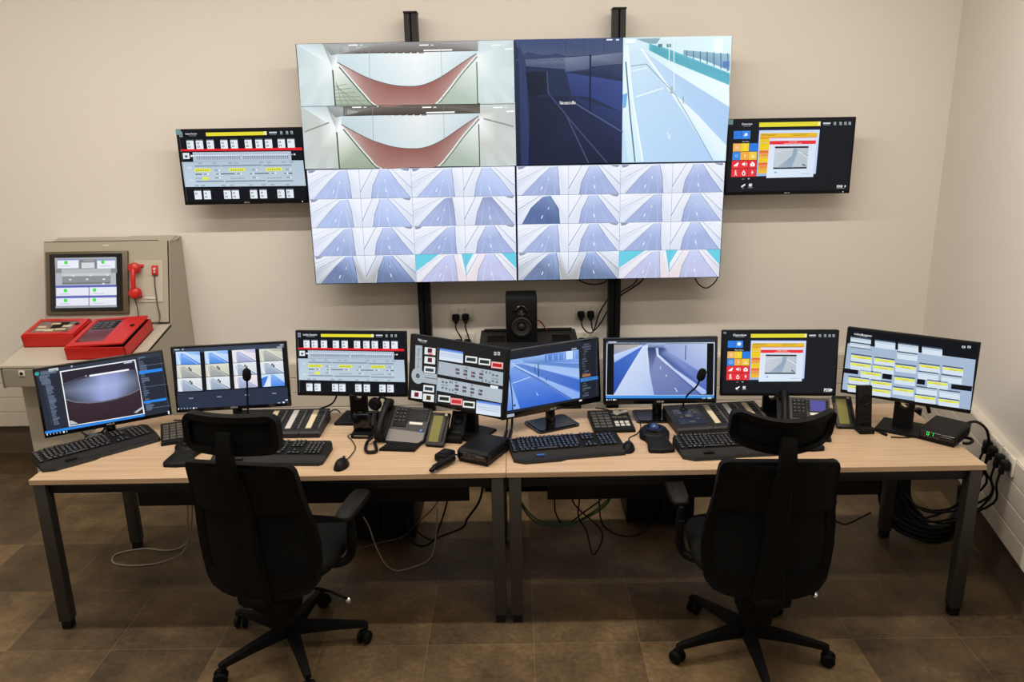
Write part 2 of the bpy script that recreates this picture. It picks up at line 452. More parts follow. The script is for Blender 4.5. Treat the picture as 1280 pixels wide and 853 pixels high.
def tint(c, f):
    """scale an sRGB hex colour"""
    return ''.join('%02x' % max(0, min(255, int(int(c[i:i + 2], 16) * f))) for i in (0, 2, 4))
def cell_poly(c, box, pts, col, ly):
    x0, y0, x1, y1 = box
    cs = [hx(k) for k in col] if isinstance(col, list) else [hx(col)] * len(pts)
    c.face([(x0 + (x1 - x0) * u, y0 + (y1 - y0) * v) for u, v in pts], cs, ly)
def road_cell(c, box, side, road=('b6c7f0', 'd0dcfb'), wall=('e2e9fc', 'f3f7ff'), bar=('dfe5f4', 'f0f4fd'), sky=None, lean=0., dash='f2f5ff', gap=.0):
    x0, y0, x1, y1 = box; R = random.random
    P = lambda pts, col, ly: cell_poly(c, box, pts, col, ly)
    P([(0, 0), (1, 0), (1, 1), (0, 1)], [wall[1], wall[1], wall[0], wall[0]], 1)
    j = lean + (R() - .5) * .06
    if side == 'L':
        P([(0, .55), (.62 + j, 0), (.72 + j, 0), (.06, 1), (0, 1)], [tint(wall[0], .96), wall[1], bar[1], tint(bar[0], .97), wall[0]], 2)
        P([(.10, 1), (.40 + j, .45), (.64 + j, .06), (.78 + j, .03), (.81, .5), (.83, 1)], [road[0], road[0], road[1], road[1], road[0], tint(road[0], .93)], 3)
        P([(.78 + j, .0), (.86 + j, 0), (1, .9), (1, 1), (.86, 1), (.82, .5)], [bar[1], bar[1], bar[0], bar[0], bar[0], bar[0]], 3)
        c_l = [((.10, 1), (.40 + j, .45)), ((.40 + j, .45), (.64 + j, .06)), ((.83, 1), (.81, .5)), ((.81, .5), (.78 + j, .03)), ((0, .5), (.6 + j, .02))]
        P([(.46, .82), (.49, .70), (.505, .70), (.48, .82)], dash, 4)
        P([(.60, .50), (.615, .42), (.625, .42), (.615, .50)], dash, 4)
    else:
        P([(0, .9), (.28 + j, 0), (.40 + j, 0), (.22, .7), (.18, 1), (0, 1)], [bar[0], bar[1], bar[1], bar[0], bar[0], bar[0]], 2)
        P([(.21, 1), (.25, .6), (.40 + j, .04), (.56 + j, .03), (.72, .42), (.97, 1)], [tint(road[0], .93), road[0], road[1], road[1], road[0], road[0]], 3)
        P([(.56 + j, 0), (.66 + j, 0), (1, .72), (1, .98)], [wall[1], wall[1], tint(wall[0], .97), tint(wall[0], .95)], 2)
        c_l = [((.21, 1), (.25, .6)), ((.25, .6), (.40 + j, .04)), ((.97, 1), (.72, .42)), ((.72, .42), (.56 + j, .03)), ((1, .68), (.62 + j, .02)), ((0, .8), (.26 + j, 0))]
        P([(.50, .80), (.485, .68), (.50, .68), (.52, .80)], dash, 4)
        P([(.49, .46), (.485, .38), (.493, .38), (.50, .46)], dash, 4)
    for q in (0, 2, 4):
        u = .30 + .11 * q + (0 if side == 'L' else .02); e = (.70 + j - (4 - q) * .015) if side == 'L' else (.42 + j + q * .025)
        P([(u - .012, 1), (e - .003, .12), (e + .003, .12), (u + .012, 1)], tint(road[0], 1.05), 3.5)
    for q in range(4):
        if side == 'L': P([(0, .72 - q * .15), (.55 + j - q * .05, .02), (.56 + j - q * .05, .02), (0, .74 - q * .15)], tint(wall[0], .93 - .02 * (q % 2)), 2.5)
        else: P([(1, .62 - q * .13), (.66 + j + q * .06, .02), (.67 + j + q * .06, .02), (1, .64 - q * .13)], tint(wall[0], .93 - .02 * (q % 2)), 2.5)
    d = tint(road[0], .8)
    for (a, b), (e, f) in c_l:
        w = .008
        P([(a - w, b), (e - w * .6, f), (e + w * .6, f), (a + w, b)], d, 4)
    if sky:
        if side == 'L': P([(0, 0), (.5 + j, 0), (0, .62)], sky, 4); P([(.92, .0), (1, 0), (1, .8)], sky, 4)
        else: P([(.70 + j, 0), (1, 0), (1, .58)], sky, 4); P([(0, 0), (.16, 0), (0, .5)], sky, 4)
    elif R() < .5:
        P([(.02, .02), (.18, .02), (.12, .09), (.04, .12)] if side == 'L' else [(.8, .02), (.98, .02), (.95, .1), (.86, .07)], '8f98b4', 4)
    # cell edges
    P([(0, 0), (1, 0), (1, .012), (0, .012)], '70789a', 5); P([(0, 0), (.006, 0), (.006, 1), (0, 1)], '8a92b4', 5)

def smooth_line(pts, n=5):
    P = [Vector((x, y, 0)) for x, y in pts]; out = []
    for i in range(len(P) - 1):
        p0 = P[max(i - 1, 0)]; p1 = P[i]; p2 = P[i + 1]; p3 = P[min(i + 2, len(P) - 1)]
        for k in range(n):
            t = k / n
            v = .5 * ((2 * p1) + (p2 - p0) * t + (2 * p0 - 5 * p1 + 4 * p2 - p3) * t * t + (3 * p1 - p0 - 3 * p2 + p3) * t ** 3)
            out.append((v.x, v.y))
    return out + [pts[-1]]
def mixhex(a, b, t): return ''.join('%02x' % int(int(a[i:i + 2], 16) * (1 - t) + int(b[i:i + 2], 16) * t) for i in (0, 2, 4))
def tunnel_strip(c, dx, dy, k, dim, warm):
    """one panoramic tunnel camera strip, in the first panel's drawing coordinates"""
    f = lambda pts: [(dx + x * k, dy + y) for x, y in pts]
    g = lambda h: tint(h, dim)
    side = 'd9e6e8' if not warm else 'd4d8d2'
    # left and right walls fan out from two bright vanishing points
    lv, rv = (212, 320), (912, 285)
    c.poly(f([(42, 216), (1096, 195), (1099, 499), (63, 515)]), [g('d4e0e2'), g('d4e0e2'), g('d8e0de'), g('d8e0de')], 1)
    c.poly(f([(170, 214), (330, 240), (250, 262), (262, 330), (218, 335), (205, 300)]), [g('8d9290'), g('a9adab'), 'f4fbfc', 'f4fbfc', 'fdffff', g('c3cac8')], 2)
    rim = [(40, 214), (50, 330), (56, 430), (62, 518), (110, 518), (160, 517), (200, 516), (231, 516)]
    for q in range(len(rim) - 1):
        m = [((x + lv[0]) / 2, (y + lv[1]) / 2) for x, y in rim[q:q + 2]]
        t = ('c3d2d4', 'd6e3e6')[q % 2]
        c.poly(f([rim[q], rim[q + 1], m[1], m[0]]), [g(mixhex(t, side, .5))] * 2 + [g(side)] * 2, 2); c.poly(f([m[0], m[1], lv]), [g(side), g(side), 'fbffff'], 2)
    c.poly(f([(40, 214), (165, 212), lv]), [g('d8eaf2'), g('c9d6d8'), 'fbffff'], 2)
    rim = [(922, 505), (960, 504), (1010, 503), (1060, 502), (1101, 500), (1100, 420), (1099, 330), (1097, 194), (935, 197)]
    for q in range(len(rim) - 1):
        t = ('c9d6d8', 'd8e4e6')[q % 2]; m = [((x + rv[0]) / 2, (y + rv[1]) / 2) for x, y in rim[q:q + 2]]
        c.poly(f([rim[q], rim[q + 1], m[1], m[0]]), [g(mixhex(t, side, .4))] * 2 + [g(side)] * 2, 2); c.poly(f([m[0], m[1], rv]), [g(side), g(side), 'fbffff'], 2)
    # ceiling: brown-grey, dark along its curved lower edge
    cm = '9a9896' if not warm else '77706a'; cd = '6a625c' if not warm else '4a433d'
    c.poly(f([(165, 212), (480, 205), (330, 240), (250, 262), (212, 268)]), [g('a6adab'), g(cm), g('c3c8c6'), g('b4bab8'), g('8d9290')], 3)
    low = smooth_line([(250, 262), (400, 226), (560, 208), (700, 206), (830, 222), (925, 243)])
    c.strip(f([(x, 262 - (x - 250) * .022) for x, y in low]), f(low), g(cd), g(cm), 3)
    c.strip(f(low), f([(x, min(y, 212 - (x - 165) * .019)) for x, y in low]), g(cm), g('b0b0b0' if not warm else '5c544e'), 3)
    # white far wall and red floor
    arc = smooth_line([(240, 302), (330, 350), (400, 382), (500, 411), (590, 419), (660, 411), (740, 376), (850, 303), (918, 260)])
    far = [(x, 262 - (x - 250) * .022) for x, y in arc]
    for q in range(len(arc) - 1):
        x = arc[q][0]; t = min(1, abs(x - 630) / 330); u = min(1, abs(arc[q + 1][0] - 630) / 330)
        cl = lambda v: g(mixhex('fdffff', 'd6e8ee', v ** .8)); cb = lambda v: g(mixhex('e6f2f4', 'cfe0e6', v))
        c.poly(f([far[q], far[q + 1], arc[q + 1], arc[q]]), [cl(t), cl(u), cb(u), cb(t)], 4)
    bot = smooth_line([(258, 322), (320, 395), (370, 452), (440, 514), (590, 510), (705, 506), (765, 450), (835, 360), (912, 272)])
    for q in range(len(arc) - 1):
        t = abs(q / (len(arc) - 1) * 2 - 1) ** 3
        c.poly(f([arc[q], arc[q + 1], bot[q + 1], bot[q]]), [g(mixhex('9a625c', 'd8c2be', t))] * 2 + [g(mixhex('b48a82', 'e6d8d4', t))] * 2, 5)
    c.line(f(arc), .005, g('7a6864'), 6)
    c.poly(f([(216, 322), (256, 330), (330, 425), (425, 514), (231, 516)]), ['fbfffc', 'f2faf2', g('b9c6b4'), g('9fae9a'), g('a9b8a2')], 4.5)
    c.poly(f([(898, 288), (918, 285), (922, 503), (725, 505), (790, 440)]), ['f6fcf8', 'f2faf6', g('b9c8bc'), g('b2c2b4'), g('b9c6ba')], 4.5)
    for off in (0, 9): c.line(f([(x - off, y + 2) for x, y in bot[:16]]), .007, g('f2faf6') if off == 0 else g('5e6a5c'), 6)
    for off in (0, 9): c.line(f([(x + off, y + 2) for x, y in bot[26:]]), .007, g('f2faf6') if off == 0 else g('7e8a80'), 6)
    c.line(f([(218, 340), (224, 420), (231, 516)]), .008, g('4a5248'), 7); c.line(f([(918, 300), (922, 503)]), .006, g('50584e'), 7)
    for x in (395, 745): c.line(f([(x, 215), (x + 6, 505)]), .002, g('8d979a'), 7)
    if not warm:
        for q in range(6): c.line(f([(228 + q, 420 + q * 17), (285 + q * 22, 408 + q * 20)]), .003, g('7f8f7c'), 6)
        for q in range(4): c.line(f([(236, 400 + q * 8), (262 + q * 38, 514)]), .003, g('86967f'), 6)
    c.poly(f([(660, 241), (800, 238), (800, 245), (660, 248)]), 'ffffff', 6); c.poly(f([(1055, 235), (1093, 233), (1093, 240), (1055, 242)]), 'ffffff', 6)
    for x in (295, 640, 990): c.poly(f([(x, 216), (x + 45, 215), (x + 45, 221), (x, 222)]), 'ffffff', 6); c.poly(f([(x + 55, 216), (x + 70, 216), (x + 70, 221), (x + 55, 221)]), 'd8ece0', 6)
    for x in range(330, 640, 34): c.poly(f([(x, 254), (x + 26, 253.5), (x + 26, 258), (x, 258.5)]), g('4c4844'), 6)

def vw_tunnel(c):
    c.urect(.003, .005, .997, .995, '12141a')
    tunnel_strip(c, 0, 0, 1., 1., False); tunnel_strip(c, 22, 302, .985, .96, True)
    c.line([(63, 517), (1100, 503)], .003, '333838', 7)
    for x0, x1, y in ((80, 200, 640), (950, 1095, 575)): c.line([(x0, y), (x1, y + (-45 if x0 < 500 else 38))], .008, '8f9694', 7)

def vw_bridge(c):
    c.urect(.003, .005, .997, .995, '12141a')
    # left half: dimmed picture
    c.poly([(55, 192), (577, 184), (568, 788), (60, 797)], ['2b3756', '2f3a58', '232c46', '1d2336'], 1)
    c.poly([(55, 192), (577, 184), (577, 262), (95, 282)], ['3f4f78', '44527c', '4d5876', '55607c'], 2)
    c.poly([(60, 290), (120, 252), (165, 262), (210, 268), (260, 258), (310, 275), (310, 292), (90, 300)], '3a4668', 3)
    c.poly([(85, 290), (420, 272), (575, 255), (575, 310), (300, 335), (100, 320)], ['6a7690', '8088a0', '6c7590', '57617e', '56607c', '4d5874'], 3)
    c.poly([(300, 280), (420, 270), (420, 345), (300, 350)], ['7d86a0', '707a96', '4c5878', '4f5b7c'], 4)
    c.poly([(300, 350), (575, 312), (575, 380), (420, 350)], ['333c5c', '3c4668', '313b60', '2c3554'], 4)
    c.poly([(305, 352), (575, 395), (575, 545), (420, 470), (330, 462)], ['3b4a80', '40508c', '364680', '33427a', '303c6e'], 4)
    c.poly([(340, 470), (575, 545), (570, 630), (420, 540)], ['2b3660', '33406e', '2c3862', '283358'], 4)
    c.poly([(110, 350), (215, 345), (215, 455), (125, 470)], ['1f2536', '232a3c', '20273a', '1c2234'], 4)
    c.poly([(130, 470), (300, 465), (420, 545), (568, 640), (566, 788), (120, 797)], ['20273e', '232b46', '27304e', '2a345a', '1f2740', '1b2136'], 4)
    c.poly([(75, 200), (110, 300), (135, 797), (85, 797)], ['3a4668', '33406a', '2c3866', '2a355e'], 4)
    c.line([(212, 345), (218, 450), (300, 550), (410, 788)], .006, '4a5678', 5); c.line([(218, 450), (330, 590), (500, 788)], .008, '3f4b70', 5)
    c.line([(422, 265), (418, 540)], .010, '1c2640', 5); c.line([(330, 490), (575, 640)], .008, '505c80', 5)
    for x in (303, 390, 488): c.line([(x, 188), (x, 260)], .002, '2a3554', 5)
    c.text('Video camera is offline', 272, 497, .019, 'ffffff', 7, bold=.012, wid=.092)
    c.rect(500, 191, 528, 197, 'f4f6ff', 7); c.rect(545, 191, 560, 197, 'f4f6ff', 7)
    # right half: bright road
    c.poly([(579, 184), (1104, 176), (1072, 782), (568, 788)], ['d8f0fc', 'e6fbff', 'b9dcf8', 'c2e0fa'], 1)
    c.poly([(690, 215), (1095, 400), (1090, 420), (1090, 520), (820, 350), (700, 262)], ['c4ecf4', 'ecfeff', 'f2ffff', 'ecfcff', 'e8fbff', 'daf2f8'], 2)
    c.poly([(700, 185), (1104, 178), (1095, 370), (830, 255), (740, 205)], ['e6fbff', 'e9feff', 'd6f4fc', 'dcf6fc', 'd4eef6'], 2)
    c.poly([(705, 212), (800, 240), (1093, 358), (1090, 415), (800, 295), (705, 245)], ['6fc3d2', '69bccc', '62b6cc', '6cc2d6', '66b8c8', '5fb0c0'], 3)
    c.poly([(870, 245), (1095, 265), (1093, 345), (960, 290), (870, 268)], ['8fb4c8', 'a2c6da', '84acc8', '7fa6c0', '88aec0'], 4)
    for k in range(7):
        x = 885 + k * 33; c.line([(x, 246 + k * 2.4), (x, 276 + k * 12)], .006, '55809c', 5)
    c.rect(1060, 300, 1090, 330, '5f86c4', 5); c.rect(1018, 190, 1060, 262, 'f6ffff', 4)
    for k in range(8): c.line([(720, 222 + k * 4), (1092, 368 + k * 6)], .0018, '4f9fb4', 5)
    c.poly([(610, 270), (665, 225), (790, 430), (900, 600), (1010, 778), (660, 782), (630, 470)], ['cfe8f8', 'd6ecfa', 'c2def8', 'b8d6f6', 'b2d2f6', 'bddcf8', 'c6e2fa'], 3)
    c.poly([(672, 240), (700, 262), (820, 350), (1090, 520), (1076, 700), (930, 560), (800, 430)], ['cce6f6', 'c6e0f6', 'bad6f6', 'b2d0f4', 'aed0f6', 'b6d6f6', 'c0def8'], 3)
    c.poly([(660, 235), (675, 240), (820, 450), (940, 560), (1076, 710), (1070, 778), (1010, 778), (900, 590), (800, 440)], ['f6feff', 'f8ffff', 'f0fcff', 'effbff', 'e6f8ff', 'e2f6fe', 'd2ecfb', 'e0f4fe', 'eefbff'], 4)
    c.poly([(584, 225), (600, 215), (620, 470), (672, 782), (600, 786), (575, 560)], ['e4f8fc', 'ecfcfe', 'e8fafe', 'd6eefa', 'cceafa', 'e2f6fc'], 4)
    c.line([(600, 225), (622, 470), (672, 782)], .010, 'f2ffff', 5); c.line([(592, 300), (612, 560), (634, 784)], .008, '58809c', 5)
    c.line([(690, 310), (830, 460), (900, 580), (1010, 778)], .004, '7f9cb0', 5)
    c.line([(640, 470), (772, 428)], .007, 'f0fcff', 5); c.line([(620, 345), (695, 330)], .006, 'eefaff', 5); c.line([(615, 322), (688, 312)], .004, '8098a8', 5)
    for x, y0, y1 in ((801, 190, 330), (824, 190, 440)): c.line([(x, y0), (x, y1)], .005, 'e8fbff', 6)
    c.line([(812, 420), (812, 455)], .016, 'a9bfca', 6); c.line([(868, 468), (868, 505)], .005, '8fa8b4', 6)
    c.line([(790, 640), (800, 675)], .005, 'e8f8ff', 5); c.line([(805, 650), (800, 675)], .005, 'e8f8ff', 5)
    c.poly([(575, 460), (600, 450), (592, 520), (577, 525)], '78b4e8', 6); c.rect(590, 192, 640, 210, 'f8ffff', 6)
    c.poly([(640, 190), (760, 186), (740, 215), (700, 212)], '8fb0bc', 3)
    for x in (748, 790): c.rect(x, 215, x + 20, 232, '5c8a98', 6)
    c.line([(578, 184), (569, 788)], .004, '1a2030', 7)
def vw_grid(c, spec):
    c.urect(.003, .005, .997, .995, '12141a')
    for r in range(4):
        for k in range(4):
            a = {}
            if (r, k) in spec: a = spec[(r, k)]
            x0 = .004 + .992 * k / 4; y0 = .008 + .984 * r / 4
            road_cell(c, (x0, y0, x0 + .248, y0 + .246), 'L' if k % 2 == 0 else 'R', **a)
DK = dict(road=('7486ac', 'b0c4f2'), wall=('c0c6d4', 'eef4ff'), bar=('b0b2b2', 'e0e8f8'))
SK = dict(road=('c4c8ea', 'cbd6fa'), wall=('e6e6f4', 'f4f6ff'), bar=('eadfe4', 'f0ecf6'), sky='6fd0e6')
GR = dict(road=('a9b8e2', 'c8d6f8'))
spec_l = {(1, 2): dict(road=('aebbe4', '9aa6cc')), (1, 3): dict(road=('a8b4dc', '96a2c8')), (2, 0): GR, (2, 1): GR, (3, 0): DK, (3, 1): DK, (3, 2): SK, (3, 3): SK, (2, 2): GR, (2, 3): GR}
spec_r = {(1, 0): dict(road=('5f73a4', '8195c4'), lean=-.12), (0, 0): GR, (0, 1): GR, (0, 2): GR, (0, 3): GR, (1, 1): GR, (1, 2): GR, (1, 3): GR, (2, 0): GR, (2, 1): GR, (2, 2): GR, (2, 3): GR, (3, 0): DK, (3, 1): DK, (3, 2): SK, (3, 3): SK}
def wall_panel(ix, iz, quad, draw, label):
    x0, x1, z0, z1 = -1.171, 1.300, 1.188, 2.576
    w, h = (x1 - x0) / 2, (z1 - z0) / 2
    t = thing('video_wall_panel', label, 'screen', (x0 + w * (ix + .5), 1.75, z0 + h * (iz + .5)), 0, 'four large panels of the video wall')
    MB().box((0, .035, 0), (w - .001, .07, h - .001), .003, seg=1).build('housing', 'blackmetal', t)
    MB().box((0, .082, 0), (w * .5, .024, h * .5), .006, seg=1).build('rear_cover', 'blackmetal', t)
    c = Canvas(w, h, quad); draw(c); c.build('display', t)
wall_panel(0, 1, ((35, 212), (1097, 192), (1103, 800), (85, 820)), vw_tunnel, 'large video wall panel at top left, two wide views of a red-floored tunnel')
wall_panel(1, 1, ((52, 192), (1107, 175), (1073, 783), (58, 798)), vw_bridge, 'large video wall panel at top right, dark offline camera view beside a bright road view')
wall_panel(0, 0, ((57, 95), (1260, 80), (1265, 737), (115, 760)), lambda c: vw_grid(c, spec_l), 'large video wall panel at bottom left, grid of pale road views, next to the wall monitor')
wall_panel(1, 0, ((22, 72), (1220, 55), (1185, 715), (32, 735)), lambda c: vw_grid(c, spec_r), 'large video wall panel at bottom right, grid of pale blue road views, above the right sockets')

# ------------------------------------------------------------------ pictures on the monitors
def pic_incident(c):
    c.urect(.016, .02, .984, .955, '0c1017', 0)
    c.rect(60, 68, 92, 116, '8fa0ae', 2); c.rect(66, 78, 84, 108, '5e7080', 3)
    c.text('Incident Detection', 118, 88, .0095, 'eef2f6', 3, bold=.01, wid=.068); c.text('Tunnel overview', 150, 107, .006, 'a9b4be', 3, wid=.042)
    c.rect(308, 82, 876, 120, 'e8dc34', 2); c.rect(850, 86, 874, 118, 'f4f0c0', 3)
    c.rect(898, 92, 970, 104, 'd8dee4', 3); c.rect(902, 112, 966, 118, '7c8894', 3)
    for x in (1002, 1056, 1100):
        c.rect(x, 90, x + 20, 108, 'c8d0d6', 3); c.rect(x + 5, 95, x + 15, 104, '1a222c', 4); c.rect(x - 2, 114, x + 24, 119, '98a4ae', 3)
    def tile(x, y, w=68, h=78, two=True, red=False):
        c.rect(x, y - 10, x + w, y, '5a6672', 2); c.rect(x, y, x + w, y + h, 'e6edf4', 2)
        k = 'b05058' if red else '4a5664'
        c.rect(x + 10, y + 16, x + 30, y + 32, k, 3); c.rect(x + 14, y + 20, x + 26, y + 28, 'e6edf4', 4)
        if two: c.rect(x + 12, y + 48, x + 34, y + 64, '566270', 3); c.rect(x + 17, y + 52, x + 29, y + 60, 'e6edf4', 4)
    for i, x in enumerate((122, 208, 308, 436, 530, 662, 762, 852, 972, 1062)):
        tile(x, 152 + (x - 122) * .014, two=i != 9, red=i == 5)
    c.poly([(62, 228), (1196, 244), (1196, 268), (62, 246)], 'e8202c', 3)
    c.rect(78, 262, 140, 318, 'e2e8ee', 3); c.rect(96, 284, 122, 304, '4a5664', 4)
    c.poly([(170, 258), (1088, 276), (1088, 360), (170, 345)], 'b4c2d4', 2)
    for i in range(42):
        x = 200 + i * 20.6
        if abs(x - 615) < 16: continue
        y = 286 + (x - 200) * .018
        c.rect(x, y, x + 12, y + 8, 'f2f5fa', 3); c.rect(x + 3, y + 14, x + 15, y + 26, '6a7a8e', 3); c.rect(x + 6, y + 30, x + 16, y + 42, '7c8b9e', 3)
    c.poly([(150, 282), (196, 290), (150, 302)], 'f2f5fa', 3); c.rect(1112, 298, 1128, 312, 'e2e8ee', 3); c.rect(1090, 302, 1104, 310, 'c2ccd6', 3)
    c.poly([(62, 345), (1196, 362), (1204, 598), (74, 574)], ['b6c8d8', 'b2c4d4', 'bccbd8', 'c2d2e0'], 2)
    for a, b, y in ((180, 420, 388), (430, 806, 393), (818, 1084, 402), (180, 438, 530), (452, 832, 537), (846, 1088, 547)):
        c.poly([(a, y - 9), (b, y - 5), (b, y + 8), (a, y + 4)], '8795a6', 3)
    for x, y in ((215, 362), (345, 364), (495, 366), (550, 366), (785, 370), (860, 372), (995, 374), (1070, 374), (165, 565), (225, 566), (415, 570), (495, 570), (672, 574), (790, 576), (875, 578), (1015, 581)):
        c.rect(x, y - 5, x + 36, y + 7, '8695a8', 3); c.rect(x + 4, y - 1, x + 32, y + 4, 'aab8c8', 4)
    for x, y in ((170, 428), (492, 434), (838, 440)):
        c.poly([(x + 10, y - 20), (x + 150, y - 18), (x + 158, y), (x + 150, y + 12), (x + 6, y + 10), (x, y - 4)], 'e4e850', 3)
        for k in range(6): c.rect(x + 20 + k * 21, y - 8, x + 30 + k * 21, y + 4, '8a8c3c', 4)
    c.poly([(246, 486), (298, 488), (298, 518), (246, 516)], 'e4e850', 3)
    for x, y, n in ((185, 498, 3), (505, 510, 7), (850, 516, 7)):
        for k in range(n): c.rect(x + k * 20, y - 5, x + 10 + k * 20, y + 6, '7f8ea0', 4)
    for a, b, y in ((180, 240, 462), (412, 546, 466), (728, 866, 472), (1040, 1086, 478)): c.rect(a, y - 5, b, y + 4, '1c242e', 4)
    for x, y in ((250, 462), (362, 465), (560, 467), (676, 471), (880, 472), (996, 477)):
        c.rect(x, y - 9, x + 52, y + 8, 'ccd8e4', 4); c.rect(x + 8, y - 4, x + 36, y + 4, '46525e', 5); c.rect(x + 42, y - 8, x + 52, y + 8, 'f4f8fc', 5)
    for x, y in ((360, 430), (708, 436), (1026, 440), (360, 500), (708, 508), (1026, 516)):
        c.rect(x, y - 8, x + 34, y + 8, '97a6b6', 4); c.rect(x + 38, y - 6, x + 52, y + 8, 'eef3f8', 4)
    c.rect(110, 390, 146, 408, 'cfdce8', 3); c.rect(118, 504, 156, 524, 'cfdce8', 3)
    for x in (154, 240, 428, 504, 674, 764, 930, 1014): tile(x, 614 + (x - 154) * .017, two=x != 154)
    for x in (82,): c.line([(62, 130), (82, 706)], .0015, '5f6c78', 3)
def pic_overview(c):
    c.urect(.016, .02, .984, .955, '16191f', 0)
    c.rect(36, 60, 66, 80, '6a8794', 2)
    c.text('Overview', 205, 91, .011, 'eef2f6', 3, align='C', bold=.01); c.text('Main control room', 205, 109, .006, 'a9b4be', 3, align='C', wid=.04)
    c.rect(320, 80, 906, 116, 'e6da38', 2); c.rect(884, 78, 906, 112, 'f6f2b0', 3)
    c.rect(932, 86, 1004, 98, 'd0d6da', 3); c.rect(936, 104, 1000, 109, '8a949c', 3)
    for x in (1036, 1092, 1140, 1182):
        c.rect(x, 82, x + 22, 100, 'b9c0c6', 3); c.rect(x + 6, 87, x + 16, 96, '1c2026', 4); c.rect(x - 2, 104, x + 26, 109, 'aab2b8', 3)
    def sq(x, y, col, w=72): c.rect(x, y, x + w, y + 72, col, 2)
    sq(82, 152, '2f7be0'); sq(160, 152, '3a88e8', 76); c.disc(198, 184, .009, 'eaf2fc', 3); c.rect(178, 190, 190, 200, 'eaf2fc', 3)
    c.text('Main Menu', 196, 248, .0075, 'dfe4e8', 3, align='C', wid=.04)
    for (x, y, k) in ((78, 264, 'f0b35c'), (152, 264, 'f0d42c'), (234, 264, '2b7de4'), (74, 340, '3f8ae0'), (150, 340, 'f2aa44'), (228, 340, 'f2c848'), (70, 416, 'e8343c'), (146, 416, 'e8343c'), (226, 416, 'e8343c'), (66, 492, 'e8343c'), (144, 492, 'e8343c'), (224, 492, 'e8343c')):
        sq(x, y, k, 74)
    for y in (285, 298, 311): c.rect(100, y, 134, y + 5, 'fae0b8', 3)
    c.rect(188, 280, 194, 310, 'fbf0b0', 3); c.rect(188, 316, 194, 322, 'fbf0b0', 3)
    c.disc(112, 376, .0085, 'a8ccf4', 3); c.disc(112, 376, .0055, '3f8ae0', 4)
    c.poly([(190, 352), (182, 378), (190, 378), (184, 400), (202, 370), (192, 370)], 'fbe6c0', 3)
    c.poly([(248, 392), (266, 360), (284, 392)], 'f8e8b0', 3)
    c.poly([(86, 462), (128, 432), (134, 448), (96, 472)], 'ffffff', 3); c.rect(112, 454, 122, 470, 'ffffff', 3)
    c.poly([(166, 442), (178, 442), (192, 430), (192, 470), (178, 458), (166, 458)], 'ffffff', 3)
    for k in (0, 1): c.line([(200 + k * 8, 440 - k * 5), (204 + k * 9, 450), (200 + k * 8, 460 + k * 5)], .0016, 'ffffff', 3)
    c.poly([(240, 452), (264, 428), (288, 452), (282, 472), (246, 472)], 'ffffff', 3); c.disc(264, 456, .0035, 'e8343c', 4)
    c.disc(106, 508, .0035, 'ffffff', 3); c.line([(106, 514), (106, 532), (94, 552)], .003, 'ffffff', 3); c.line([(106, 532), (118, 552)], .003, 'ffffff', 3); c.line([(92, 528), (104, 518), (118, 530)], .002, 'ffffff', 3)
    c.poly([(182, 504), (164, 532), (172, 552), (192, 552), (200, 532)], 'ffffff', 3); c.poly([(182, 518), (172, 536), (177, 546), (187, 546), (192, 534)], 'e8343c', 4)
    c.poly([(266, 502), (252, 528), (262, 528), (256, 552), (276, 522), (264, 522)], 'ffffff', 3)
    c.rect(168, 582, 188, 588, '8f979c', 3); c.poly([(218, 578), (244, 578), (231, 592)], 'b6bdc2', 3)
    c.poly([(160, 650), (196, 628), (202, 638), (166, 662)], 'ffffff', 3); c.disc(170, 652, .005, 'ffffff', 3); c.rect(234, 628, 262, 654, 'e8ecf0', 3)
    for y in (634, 642): c.rect(238, y, 258, y + 2, '555d64', 4)
    c.rect(226, 662, 270, 667, '8f979c', 3); c.rect(172, 666, 188, 671, '8f979c', 3)
    c.poly([(310, 140), (906, 140), (880, 565), (296, 565)], '0f2c60', 1)
    c.poly([(322, 150), (902, 150), (876, 552), (302, 562)], ['cfdcf8', 'd2dffa', 'c2d2f4', '9fb2e0'], 2)
    ys = [176, 218, 262, 330, 360, 392, 440, 470, 500, 540]; cc = ['e8bc30', 'ecc62c', 'f0ce20', 'ee7a34', 'f0a630', 'f2cc24', 'f07a30', 'f09a2c', 'f0bc28']
    for a, b, k in zip(ys, ys[1:], cc):
        c.poly([(332 - (a - 176) * .045, a), (880 if a < 218 else 420, a), (880 if a < 218 else 420, b - 2), (332 - (b - 176) * .045, b - 2)], k, 3)
        c.rect(340, a + 6, 400, a + 10, tint(k, .82), 4)
    for x in (342, 640): c.rect(x, 186, x + 150, 190, 'b08a20', 4); c.rect(x, 196, x + 130, 200, 'b08a20', 4)
    c.rect(330, 214, 870, 219, 'e87a2c', 4)
    c.poly([(422, 228), (870, 228), (852, 580), (398, 580)], ['dfe2f2', 'dde2f4', 'd8e6f8', 'dcecfb'], 4)
    c.poly([(422, 246), (868, 246), (866, 278), (420, 278)], 'e8323a', 5); c.text('TUNNEL INCIDENT', 645, 256, .0065, 'fbdcdc', 6, align='C', wid=.05); c.rect(560, 268, 732, 273, 'f4a8aa', 6)
    c.poly([(474, 296), (798, 298), (786, 502), (462, 500)], '20262e', 5)
    c.poly([(472, 312), (796, 314), (788, 488), (464, 486)], ['c8d0d8', 'bcc6d0', 'b6c0ca', 'c2ccd6'], 6)
    c.poly([(654, 318), (684, 318), (690, 360), (640, 488), (500, 488), (580, 430), (640, 380)], ['8ea2b6', '94a8bc', '8ca2b8', '98acc0', 'a4b6c8', '96aabe', '8fa4ba'], 7)
    c.line([(690, 330), (796, 390)], .004, '8a98a8', 7); c.line([(474, 345), (640, 325)], .003, 'dde4ea', 7); c.line([(700, 340), (792, 400)], .006, 'dfe6ec', 8)
